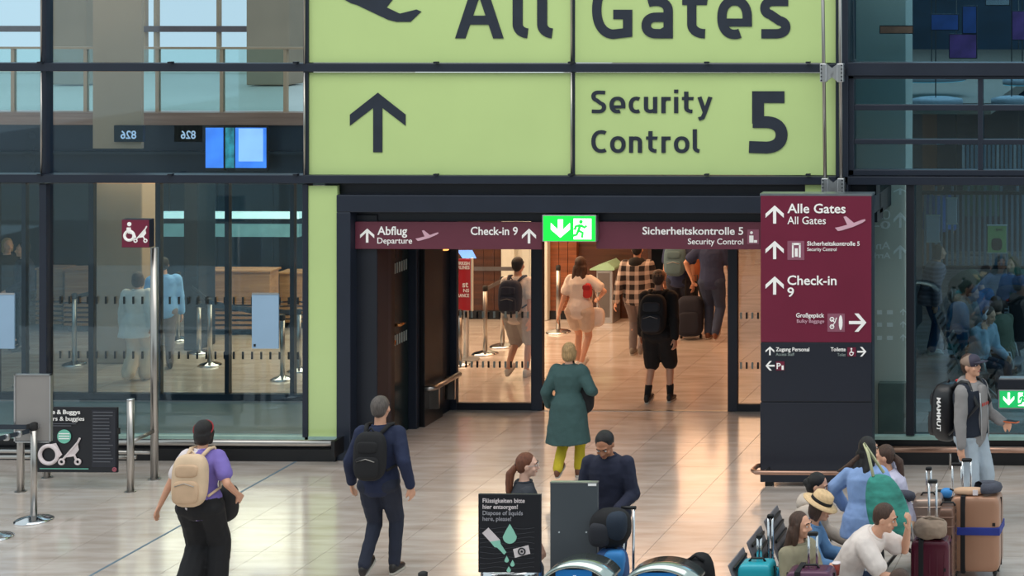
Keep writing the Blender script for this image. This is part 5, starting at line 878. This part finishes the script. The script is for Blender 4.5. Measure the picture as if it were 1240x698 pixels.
p, d, ax, ay = B.frame(.25); obj('open_front', B.S(MB().sbox(p+ay*.125, (.065, .045, .26), 4, rot=Matrix((ax, ay, d)).transposed())), 'grey_hoodie', B.root, True, local=True)
for k in (-1, 1): obj('zip_edge', B.S(MB().tube([B.frame(-.03)[0]+ax*k*.068+ay*.165, B.frame(.2)[0]+ax*k*.066+ay*.160, B.frame(.44)[0]+ax*k*.06+ay*.142], .006, 6)), 'alu', B.root, True, local=True)
obj('chest_letters', B.S(MB().add(*(lambda m_: (m_.v, m_.f))((lambda mm: ([mm.sbox(p+d*.07+ax*(-.048+i*.032)+ay*.168, (.011, .004, .017), 6, 8, 6, Matrix((ax, ay, d)).transposed()) for i in range(4)], mm)[1])(MB())))), M('letter_red', (180, 60, 52), .6), B.root, local=True)
cp = MB().ell(B.he(0, -.012, .045), (.088, .108, .078), B.HR, 18, 12); obj('cap', B.S(cp), M('cap_grey', (140, 118, 104), .75), B.root, True, local=True)
obj('cap_front', B.S(MB().ell(B.he(0, .020, .047), (.080, .086, .074), B.HR, 18, 12)), M('cap_navy', (54, 50, 68), .7), B.root, True, local=True); obj('cap_brim', B.S(MB().sbox(B.he(0, .125, .035), (.070, .065, .008), 2.6, rot=B.HR)), 'cap_navy', B.root, True, local=True)
c = B.WR[-1]+V(0, .09, .02); r = thing('smartphone', 'dark phone with orange case in the hand of the man with the cap', 'phone', B.root.location, B.root.rotation_euler.z); obj('case', B.S(MB().sbox(c, (.038, .085, .007), 5)), M('orange_case', (206, 104, 62), .5), r, True, local=True); obj('display', B.S(MB().box(c.x-.03, c.x+.03, c.y-.07, c.y+.07, c.z+.006, c.z+.009)), 'black', r, local=True)
r = backpack('large black duffel backpack with white lettering on the man in the cap', B, .36, .60, .28, M('duffel_black', (26, 26, 30), .35, 0, .1), .20, out=.01)
p, d, ax, ay = B.frame(.20); c = p-ay*.29+ax*.188; Rm = Matrix((ay, -ax, d)).transposed(); v, f = textmesh('MAMMUT', True); w0 = max(a[0] for a in v)
mb = MB().add([(c+d*(.18-a[0]/w0*.34)+ay*(.0+a[1]*.065)+ax*(.002))*B.K for a in v], f); o = obj('lettering', mb, 'white_print', r, local=True); so = o.modifiers.new('t', 'SOLIDIFY'); so.thickness = .006
obj('red_tag', B.S(MB().sbox(p-ay*.2+d*.31-ax*.06, (.03, .012, .012), 4)), 'bright_red', r, True, local=True)
# ---- seated travellers, bench
def bench(x0, y0, n_, dy, lb, rz=-PI/2):
    r = thing('bench', lb, 'bench', (x0, y0+dy*(n_-1)/2, 0)); obj('beam', MB().box(x0-.03, x0+.03, y0-.3, y0+dy*(n_-1)+.3, .30, .36), 'navy_dark', r)
    for yy in (y0, y0+dy*(n_-1)): obj('leg', MB().tube([(x0-.22, yy, .02), (x0, yy, .30), (x0+.28, yy, .02)], .022), 'alu', r, True)
    for i in range(n_):
        yy = y0+i*dy; obj('seat', MB().sbox((x0+.02, yy, .42), (.24, .25, .025), 5), 'bench_mesh' if 'bench_mesh' in MATS else M('bench_mesh', (118, 114, 118), .45, .15), r, True)
        bk = obj('backrest', MB().loft([[(x0-.20-k*.16-.012*(j in (1, 2)) , yy+(-.25 if j in (0, 1) else .25), .46+k*.44) for j in range(4)] for k in (0, .33, .66, 1.0)]), 'bench_mesh', r, bevel=.006)
        for k in range(5): obj('slot_row', MB().box(x0-.215-k*.030, x0-.197-k*.030, yy-.2, yy+.2, .52+k*.08, .545+k*.08), 'black', bk)
    for i in range(n_+1): yy = y0+(i-.5)*dy; obj('armrest', MB().tube([(x0-.22, yy, .42), (x0-.2, yy, .60), (x0+.12, yy, .60), (x0+.16, yy, .42)], .016), 'alu', r, True)
    return r
X1 = D(962, 0, 17.0).x; Ya = D(955, 0, 16.4).y
bench(X1, Ya-.02, 3, .62, 'bench of dark perforated seats holding the woman with the paper cup')
P1 = person('dark-haired woman with hair up in cream hoodie, farthest on the bench', (X1-.05, Ya+1.22, 0), -PI/2, 1.66, dict(m='hoodie_cream', fit=.03, hood=1, name='hoodie'), dict(m='black_cloth'), 'hair_black', 'bun', 'skin', sit(lean=.18, head=(0, .3)), fem=True)
P2 = person('person in straw hat and blue denim shirt bending forward on the bench', (X1, Ya+.62, 0), -PI/2, 1.66, dict(m='denim_blue', fit=.03, name='shirt'), dict(m='dark_jeans'), 'hair_brown', 'bob', 'skin', sit(lean=.46, head=(0, .25), lw=(-.12, .50, .70), rw=(.12, .50, .66)), fem=True)
r = thing('straw_hat', 'straw hat with black band on the person bending forward', 'hat', P2.root.location, P2.root.rotation_euler.z); hm = P2.HR @ Matrix.Rotation(-.25, 3, 'X'); M('straw', (220, 186, 142), .8, 0, .12, 40)
pr = lambda prof, n=26: [[P2.ht+V(0, -.02, .02)+hm @ V(a*math.cos(2*PI*j/n), a*1.15*math.sin(2*PI*j/n), z) for j in range(n)] for a, z in prof]
obj('crown', P2.S(MB().loft(pr([(.092, .03), (.090, .09), (.080, .135), (.055, .15), (.02, .135)]))), 'straw', r, True, local=True); obj('brim', P2.S(MB().loft(pr([(.09, .045), (.155, .028), (.158, .036), (.09, .055)]))), 'straw', r, True, local=True); obj('hat_band', P2.S(MB().loft(pr([(.096, .05), (.0945, .082)]))), 'black_cloth', r, True, local=True)
P3 = person('woman with long brown hair in khaki shirt holding a paper cup, nearest on the bench', (X1+.14, Ya, 0), -PI/2-.45, 1.66, dict(m='khaki_shirt', fit=.035, sleeve=.7, name='shirt'), dict(m='dark_jeans'), 'hair_brown', 'long', 'skin', sit(lean=.10, head=(.15, .05), lw=(-.05, .36, .86), rw=(.10, .34, .78), curl=1.1), fem=True)
def held(B, s, off, nm, lb, cat): c = B.WR[s]+V(*off); r = thing(nm, lb, cat, B.root.location, B.root.rotation_euler.z); return c, r
c, r = held(P3, -1, (.02, .085, .0), 'paper_cup', 'red printed paper cup held by the woman in khaki', 'cup')
obj('cup_body', P3.S(MB().lathe(c+V(0, 0, -.03), [(.027, 0), (.038, .11)])), M('cup_print', (140, 52, 40), .6, 0, .5, 30), r, True, local=True); obj('cup_rim', P3.S(MB().lathe(c+V(0, 0, .075), [(.040, 0), (.041, .006), (.036, .012)])), 'soft_white', r, True, local=True); obj('coffee', P3.S(MB().lathe(c+V(0, 0, .079), [(.035, 0), (.035, .002)])), M('coffee_brown', (40, 24, 18), .3), r, local=True)
c, r = held(P3, 1, (-.02, .12, .01), 'smartphone', 'thin pale phone in the lap of the woman in khaki', 'phone'); obj('case', P3.S(MB().sbox(c, (.04, .085, .006), 5)), 'alu', r, True, local=True); obj('display', P3.S(MB().box(c.x-.034, c.x+.034, c.y-.07, c.y+.07, c.z+.005, c.z+.008)), 'monitor_grey', r, local=True)
X2 = D(1022, 0, 16.7).x; Yb2 = D(1022, 0, 16.7).y
bench(X2, Yb2, 1, .62, 'single dark seat under the man in the white polo shirt')
P4 = person('man in white polo shirt leaning forward with one hand on his face', (X2, Yb2, 0), -PI/2-.12, 1.80, dict(m='polo_white', fit=.034, sleeve=.55, name='polo_shirt'), dict(m='jeans_blue', fit=.03), 'hair_brown', 'short', 'skin', sit(lean=.78, head=(0, .30), lw=(-.05, .55, 1.03), lep=(-.2, 1, -1.4), rw=(.02, .56, .60), rep=(.3, .6, -1), knee=.44, palm=(0, -1, .2)), det=1)
P5 = person('seated person in pale lavender shirt and beige trousers with hand at the chin', GD(1092, 18.6), PI/2+.15, 1.68, dict(m='lavender_shirt', fit=.03, name='shirt'), dict(m='beige_trousers', fit=.03), 'hair_brown', 'ponytail', 'skin', sit(lean=.35, head=(0, .1), rw=(.05, .36, 1.06), lw=(-.14, .40, .64)), fem=True)
bench(GD(1092, 18.6).x+.02, GD(1092, 18.6).y, 1, .62, 'single seat mostly hidden behind the luggage')
P6 = person('woman with dark hair in blue shirt standing with her back turned among the seats', GD(1046, 17.5), -.25, 1.64, dict(m='blue_shirt', fit=.04, low=-.12, coat=(.78, .03), name='shirt'), dict(m='black_cloth'), 'hair_black', 'long', 'skin', dict(lean=.14, lw=(-.30, .20, .98), rw=(.3, .22, .98), head=(-.3, .1), lep=(-1, -.2, -.2)), fem=True)
o = obj('hair_strand', P6.S(MB().chain([P6.he(-.03, -.08, -.06), P6.he(-.12, -.10, -.16), P6.he(-.22, -.10, -.22), P6.he(-.30, -.10, -.25)], [.035, .04, .032, .012])), 'hair_brown', P6.root, True, local=True); remesh(o, .01, 1, .012)
c = D(1074, 606, 17.15); r = thing('tote_bag', 'large teal patterned tote bag hanging beside the woman in the blue shirt', 'bag', (c.x, c.y, c.z-.35)); o = obj('bag_body', MB().loft([ringe(c+V(dx, 0, z), V(1, 0, 0), V(0, 1, 0), rx, ry) for z, rx, ry, dx in ((-.33, .14, .05, .05), (-.25, .20, .09, .04), (-.05, .20, .09, .0), (.12, .16, .06, -.04), (.24, .09, .04, -.07))]), 'teal_bag', r, True); o.modifiers.new('s', 'SUBSURF').levels = 1
obj('bag_strap', MB().tube([c+V(-.12, -.02, .22), c+V(-.17, 0, .42), c+V(-.22, .05, .50), c+V(-.03, .02, .24)], .014, 6), cloth('strap_cream', (200, 200, 160)), r, True)
P7 = person('person low at the bottom edge, only the brown top of the head in view', GD(1100, 15.0), PI*.9, 1.70, dict(m='khaki_shirt', name='shirt'), dict(m='cream_cloth'), 'hair_brown', 'short', 'skin', sit(lean=.2, head=(0, .5)), det=0)
# ---- behind the glass, left
person('person in sky blue shirt standing in the check-in hall behind the sign post', G(198, 448), .6, 1.64, dict(m='sky_shirt', fit=.035, name='shirt'), dict(m='grey_trousers'), 'hair_black', 'short', 'skin', dict(lean=.1), det=0)
person('person in loose white clothing left of the wheelchair sign post, behind the glass', G(166, 462), .2, 1.58, dict(m='cotton_white', fit=.05, coat=(.70, .06), name='tunic'), dict(m='cream_cloth', wide=.04, fit=.03), 'hair_brown', 'bob', 'skin', walk(.1, 1), fem=True, det=0)
for x, y, rz, hs_, m, hr, lb in ((8, 418, -2.2, 'bob', 'black_cloth', 'hair_blond', 'reflected blond person in black by the left edge behind the glass'), (30, 424, 2.4, 'short', 'navy_knit', 'hair_black', 'reflected dark haired person in navy beside the blond one behind the glass')):  # reflections of two seated people, built as solid figures behind the glass
    person(lb, G(x, y), rz, 1.66, dict(m=m, fit=.03, name='jacket'), dict(m='black_cloth'), hr, hs_, 'skin', dict(lw=(-.15, .28, 1.0)), det=0)
# ---- reflections of hall travellers, built as solid figures behind the right glass
person('reflected person in grey striped top and blue jeans with white shoes behind the right glass', G(1126, 430), -1.3, 1.68, dict(m='stripe_top', fit=.06, coat=(.80, .02), name='top'), dict(m='teal_blue', fit=.02), 'hair_brown', 'bob', 'skin', dict(lean=.3), det=0, shoes='shoe_white')
def rchair(dep, x, lb):
    p = GD(x, dep); return bench(p.x, p.y, 1, .6, lb)
for dep, x, rz, lean, tp, hr, hs_, lb, knee in ((27.2, 1166, -1.9, .25, 'dim_grey', 'hair_black', 'short', 'seated man in grey hoodie behind the right glass', .44), (25.7, 1184, -2.1, .35, 'pale_blue_tee', 'hair_brown', 'short', 'seated person in pale blue shirt with white headphones behind the right glass', .44), (28.2, 1202, 1.3, .45, 'teal_blue', 'hair_grey', 'short', 'reflected person in blue with pale cap bending behind the right glass', .44), (26.2, 1216, .9, .3, 'olive_cloth', 'hair_brown', 'bob', 'reflected person in olive with head down between the seated group behind the right glass', .44)):
    B = person(lb, GD(x, dep), rz, 1.70, dict(m=tp, fit=.035, name='shirt', hood=1 if 'hoodie' in lb else None), dict(m='dark_jeans'), hr, hs_, 'skin', sit(lean=lean, head=(0, .3), rw=(.14, .22, 1.0) if 'headphones' in lb else (.16, .38, .62)), det=0); rchair(dep, x, 'dark seat of the '+lb.replace('seated ', '').replace(' behind the right glass', ''))
    if 'headphones' in lb:
        r = thing('headphones', 'white headphones on the reflected seated person in pale blue', 'headphones', B.root.location, B.root.rotation_euler.z); obj('head_arch', B.S(MB().ring(B.he(0, -.01, .0), .104, .011, B.HR, a0=0, a1=PI)), 'soft_white', r, True, local=True)
        for s in (-1, 1): obj('ear_cup', B.S(MB().ell(B.he(s*.095, -.01, -.01), (.022, .042, .045), B.HR)), 'soft_white', r, True, local=True)
    if 'cap' in lb: obj('cap', B.S(MB().ell(B.he(0, -.02, .05), (.088, .10, .075), B.HR).sbox(B.he(0, .10, .05), (.06, .06, .008), 3)), 'cap_tan', B.root, True, local=True)
B = person('reflected woman with long brown hair in blue jacket standing far right behind the glass', GD(1228, 27.4), 2.6, 1.68, dict(m='teal_blue', fit=.035, name='jacket'), dict(m='black_cloth'), 'hair_brown', 'long', 'skin', dict(lean=.05), det=0, fem=True)
c = D(1226, 385, 26.9); r = thing('large_rucksack', 'reflected tall black rucksack with white lettering at the far right behind the glass', 'backpack', (c.x, c.y, c.z-.45)); obj('bag_body', MB().sbox(c, (.26, .18, .46), 3.5), 'black_cloth', r, True); obj('lid_pocket', MB().sbox(c+V(0, -.08, .36), (.22, .12, .1), 3), 'black_cloth', r, True)
v, f = textmesh('TERREX', True); w0 = max(a[0] for a in v); o = obj('lettering', MB().add([(c.x-.09+a[1]*.09, c.y-.19, c.z+.2-a[0]/w0*.42) for a in v], f), 'dim_white', r); so = o.modifiers.new('t', 'SOLIDIFY'); so.thickness = .004
c = D(1160, 395, 26.6); r = thing('rucksack', 'bright blue rucksack hanging behind the reflected seated man in grey hoodie', 'backpack', (c.x, c.y, c.z-.3)); obj('bag_body', MB().sbox(c, (.16, .14, .34), 3), M('rucksack_blue', (34, 108, 150), .6, 0, .15), r, True); obj('pocket', MB().sbox(c+V(0, -.12, -.08), (.11, .05, .14), 3), 'teal_blue', r, True)
B = person('reflected person in bright blue jacket high up behind the right glass', GD(1137, 35.4), 0, 1.76, dict(m='jacket_blue' if 'jacket_blue' in MATS else cloth('jacket_blue', (38, 110, 190)), fit=.06, coat=(.85, .03), name='jacket'), dict(m='black_cloth'), 'hair_brown', 'short', 'skin', {}, det=0)
c = D(1168, 342, 27.8); r = thing('coat_bundle', 'olive coat bundled over the reflected seat backs behind the right glass', 'coat', (c.x, c.y, c.z-.2)); obj('coat_body', MB().sbox(c, (.25, .15, .16), 2.4, rot=Matrix.Rotation(-.5, 3, 'Y')), 'olive_cloth', r, True); obj('coat_sleeve', MB().sbox(c+V(-.14, -.05, -.16), (.10, .1, .14), 2.4), 'olive_cloth', r, True)
# ------------------------------------------------------------------ luggage
def suitcase(lb, x, ytop, dep, wpx, hh, dpt, m, rz=0, ribs=0, hnd=None, strap=None, belt=None, group=None, vert=True):
    p = GD(x, dep); s = F/dep; w_ = wpx/s; ztop = 6.2-(ytop+70)*dep/F; h_ = ztop-.06; r = thing('suitcase', lb, 'suitcase', p, rz, group); c = V(0, 0, .06+h_/2)
    sh = obj('shell', MB().sbox(c, (w_/2, dpt/2, h_/2), 9, 40, 26), m, r, True, local=True)
    obj('zip_seam', MB().ring((0, 0, 0), 1, .0, n=4) if 0 else MB().box(-w_/2-.003, w_/2+.003, -.008, .008, .10, .06+h_-.04), 'black', r, local=True)
    n_ = ribs or 0
    for i in range(n_):
        if vert: xx = -w_*.38+i*w_*.76/max(1, n_-1); obj('rib', MB().sbox((xx, 0, .06+h_/2), (.008, dpt/2+.006, h_*.43), 6, 12, 10), m, r, True, local=True)
        else: zz_ = .06+h_*.12+i*h_*.76/max(1, n_-1); obj('rib', MB().sbox((0, 0, zz_), (w_/2+.005, dpt/2+.005, .010), 8, 24, 6), m, r, True, local=True)
    for sx_ in (-1, 1):
        for sy_ in (-1, 1):
            q = V(sx_*(w_/2-.05), sy_*(dpt/2-.05), 0); wh = obj('wheel', MB().cyl(q+V(-.012, 0, .028), q+V(.012, 0, .028), .028, 14), 'rubber', r, True, local=True); obj('wheel_fork', MB().sbox(q+V(0, 0, .055), (.022, .026, .018), 4, 12, 8), 'black', wh, True, local=True)
    obj('top_grip', MB().tube([(-.07, 0, ztop-.005), (-.05, 0, ztop+.025), (.05, 0, ztop+.025), (.07, 0, ztop-.005)], .010), 'black', r, True, local=True)
    if hnd:
        yh, hw_ = hnd; zh = 6.2-(yh+70)*dep/F; hd = obj('pull_handle', MB().sbox((0, dpt*.3, zh), (hw_/s/2+.012, .018, .018), 4, 16, 8), 'black', r, True, local=True)
        for sx_ in (-1, 1): obj('handle_tube', MB().cyl((sx_*hw_/s/2, dpt*.3, ztop-.02), (sx_*hw_/s/2, dpt*.3, zh), .011), 'chrome', hd, True, local=True)
    if strap: obj('luggage_strap', MB().box(-w_*.28, -w_*.28+.045, -dpt/2-.008, dpt/2+.008, .055, ztop+.006), strap, r, bevel=.004, local=True)
    if belt: obj('luggage_belt', MB().box(-w_/2-.007, w_/2+.007, -dpt/2-.010, dpt/2+.010, .06+h_*.50, .06+h_*.50+.075), belt, r, bevel=.004, local=True)
    obj('badge', MB().box(w_*.36, w_*.42, -dpt/2-.006, -dpt/2+.02, ztop-.28, ztop-.25), 'black', r, local=True)
    return r, ztop, p
M('bronze_case', (172, 130, 106), .32, .25, .05, 2); M('champagne_case', (176, 152, 138), .28, .45, .05, 2); M('brown_case', (120, 90, 76), .35, .3, .06, 2); M('burgundy_case', (84, 26, 44), .25, .2, .1, 2); M('purple_case', (88, 50, 76), .25, .2, .1, 2); M('turquoise_case', (30, 158, 176), .3, 0, .08, 2); M('strap_blue', (34, 52, 140), .6)
_, zt, p = suitcase('large bronze suitcase with blue belt and black strap, rightmost of the luggage', 1183, 597, 18.62, 60, .7, .30, 'bronze_case', -.03, 0, None, 'black_cloth', 'strap_blue')
r = thing('neck_pillow', 'dark grey neck pillow lying on the large bronze suitcase', 'pillow', p+V(.10, 0, zt)); o = obj('cushion', MB().ring(p+V(.10, .0, zt+.055), .10, .052, Matrix.Rotation(PI/2-.12, 3, 'X') @ Matrix.Rotation(.4, 3, 'Y'), a0=-2.3, a1=2.3), M('pillow_grey', (74, 76, 88), .9, 0, .15, 20, bump=.3), r, True); obj('tag', MB().box(p.x-.02, p.x+.03, p.y-.16, p.y-.15, zt+.02, zt+.07), 'soft_white', r)
r = thing('travel_pouch', 'small beige pouch in front of the neck pillow on the bronze suitcase', 'pouch', p+V(-.08, -.05, zt)); obj('pouch_body', MB().sbox(p+V(-.07, -.06, zt+.035), (.15, .06, .032), 3), 'beige_trousers', r, True); obj('pouch_tie', MB().tube([p+V(-.2, -.06, zt+.03), p+V(-.26, -.05, zt+.05)], .008), 'black_cloth', r, True)
suitcase('dark suitcase behind the bronze one, only its black pull handle showing', 1170, 600, 19.35, 26, .7, .16, 'brown_case', 0, 0, (559, 10)); suitcase('slim suitcase with silver handle left behind the large bronze one', 1158, 606, 19.75, 18, .6, .16, 'champagne_case', 0, 0, (564, 11))
suitcase('champagne suitcase with horizontal grooves beside the beige traveller', 1124, 600, 18.75, 36, .66, .30, 'champagne_case', .1, 7, (571, 5), vert=False)
suitcase('brown ribbed suitcase between the champagne and bronze ones', 1148, 612, 18.3, 18, .6, .26, 'brown_case', 0, 7, None, vert=False)
_, zt, p = suitcase('burgundy ribbed suitcase under the taupe bag', 1128, 651, 17.7, 47, .6, .24, 'burgundy_case', 0, 5, (586, 9), 'black_cloth')
r = thing('travel_bag', 'crumpled taupe bag lying on the burgundy suitcase', 'bag', p+V(0, 0, zt)); o = obj('bag_body', MB().sbox(p+V(.0, -.04, zt+.10), (.16, .11, .10), 2.5), cloth('taupe_bag', (148, 128, 112)), r, True); remesh(o, .012, 1, .05); obj('carry_strap', MB().tube([p+V(-.1, -.04, zt+.18), p+V(0, -.1, zt+.22), p+V(.12, -.04, zt+.17)], .012), 'taupe_bag', r, True)
r = thing('neck_pillow', 'dark round neck pillow on the champagne suitcase', 'pillow', D(1094, 603, 18.6)); c = D(1094, 601, 18.5); obj('cushion', MB().ring(c, .075, .045, Matrix.Rotation(1.1, 3, 'X')), 'pillow_grey', r, True); obj('tag', MB().box(c.x-.01, c.x+.01, c.y-.12, c.y-.11, c.z-.04, c.z), 'soft_white', r)
suitcase('purple suitcase with silver pull handle in front of the woman in khaki', 982, 688, 16.0, 58, .7, .24, 'purple_case', 0, 6, (650, 10), 'black_cloth')
suitcase('turquoise suitcase at the left end of the bench', 917, 680, 16.3, 42, .6, .24, 'turquoise_case', 0, 0, (653, 4)); suitcase('turquoise and silver suitcase handle standing behind the first turquoise case', 931, 690, 16.95, 24, .6, .2, 'turquoise_case', 0, 0, (628, 5))
c = D(1137, 612, 19.0); r = thing('tote_bag', 'small black bag leaning behind the brown ribbed suitcase', 'bag', (c.x, c.y, c.z-.15)); obj('bag_body', MB().sbox(c, (.11, .08, .15), 3, rot=Matrix.Rotation(.4, 3, 'Y')), 'black_cloth', r, True); obj('blue_scarf', MB().sbox(c+V(.08, -.03, .13), (.06, .05, .05), 2.4), 'bright_blue', r, True)
p = GD(846, 15.5); r = thing('duffel_bag', 'black duffel bag behind the right waste bin', 'bag', p+V(0, .9, 0)); q = GD(846, 16.6); obj('bag_body', MB().sbox((q.x, q.y, .44), (.13, .2, .41), 3), 'black_cloth', r, True); obj('carry_strap', MB().tube([(q.x-.08, q.y-.1, .82), (q.x, q.y-.1, .87), (q.x+.08, q.y-.1, .82)], .014), 'black_cloth', r, True)
q = G(836, 411); r = thing('suitcase', 'dark navy soft suitcase pulled along by the man in blue jeans', 'suitcase', q, .1); obj('shell', MB().sbox((0, 0, .36), (.20, .13, .31), 4.5, 28, 18), cloth('soft_navy', (30, 34, 50)), r, True, local=True); obj('front_pocket', MB().sbox((0, -.13, .28), (.16, .03, .17), 4), 'soft_navy', r, True, local=True)
obj('pull_handle', MB().tube([(-.09, .1, .6), (-.09, .1, .98), (.09, .1, .98), (.09, .1, .6)], .011), 'black', r, True, local=True)
for sx_ in (-.15, .15): obj('wheel', MB().cyl((sx_-.015, .06, .035), (sx_+.015, .06, .035), .035, 14), 'rubber', r, True, local=True)
# joined small repeats
for o in bpy.data.objects:
    b = o.name.split('.')[0]
    if b in ('marking_stripes', 'bolts', 'far_tile', 'wave_lines'): o['kind'] = 'stuff'
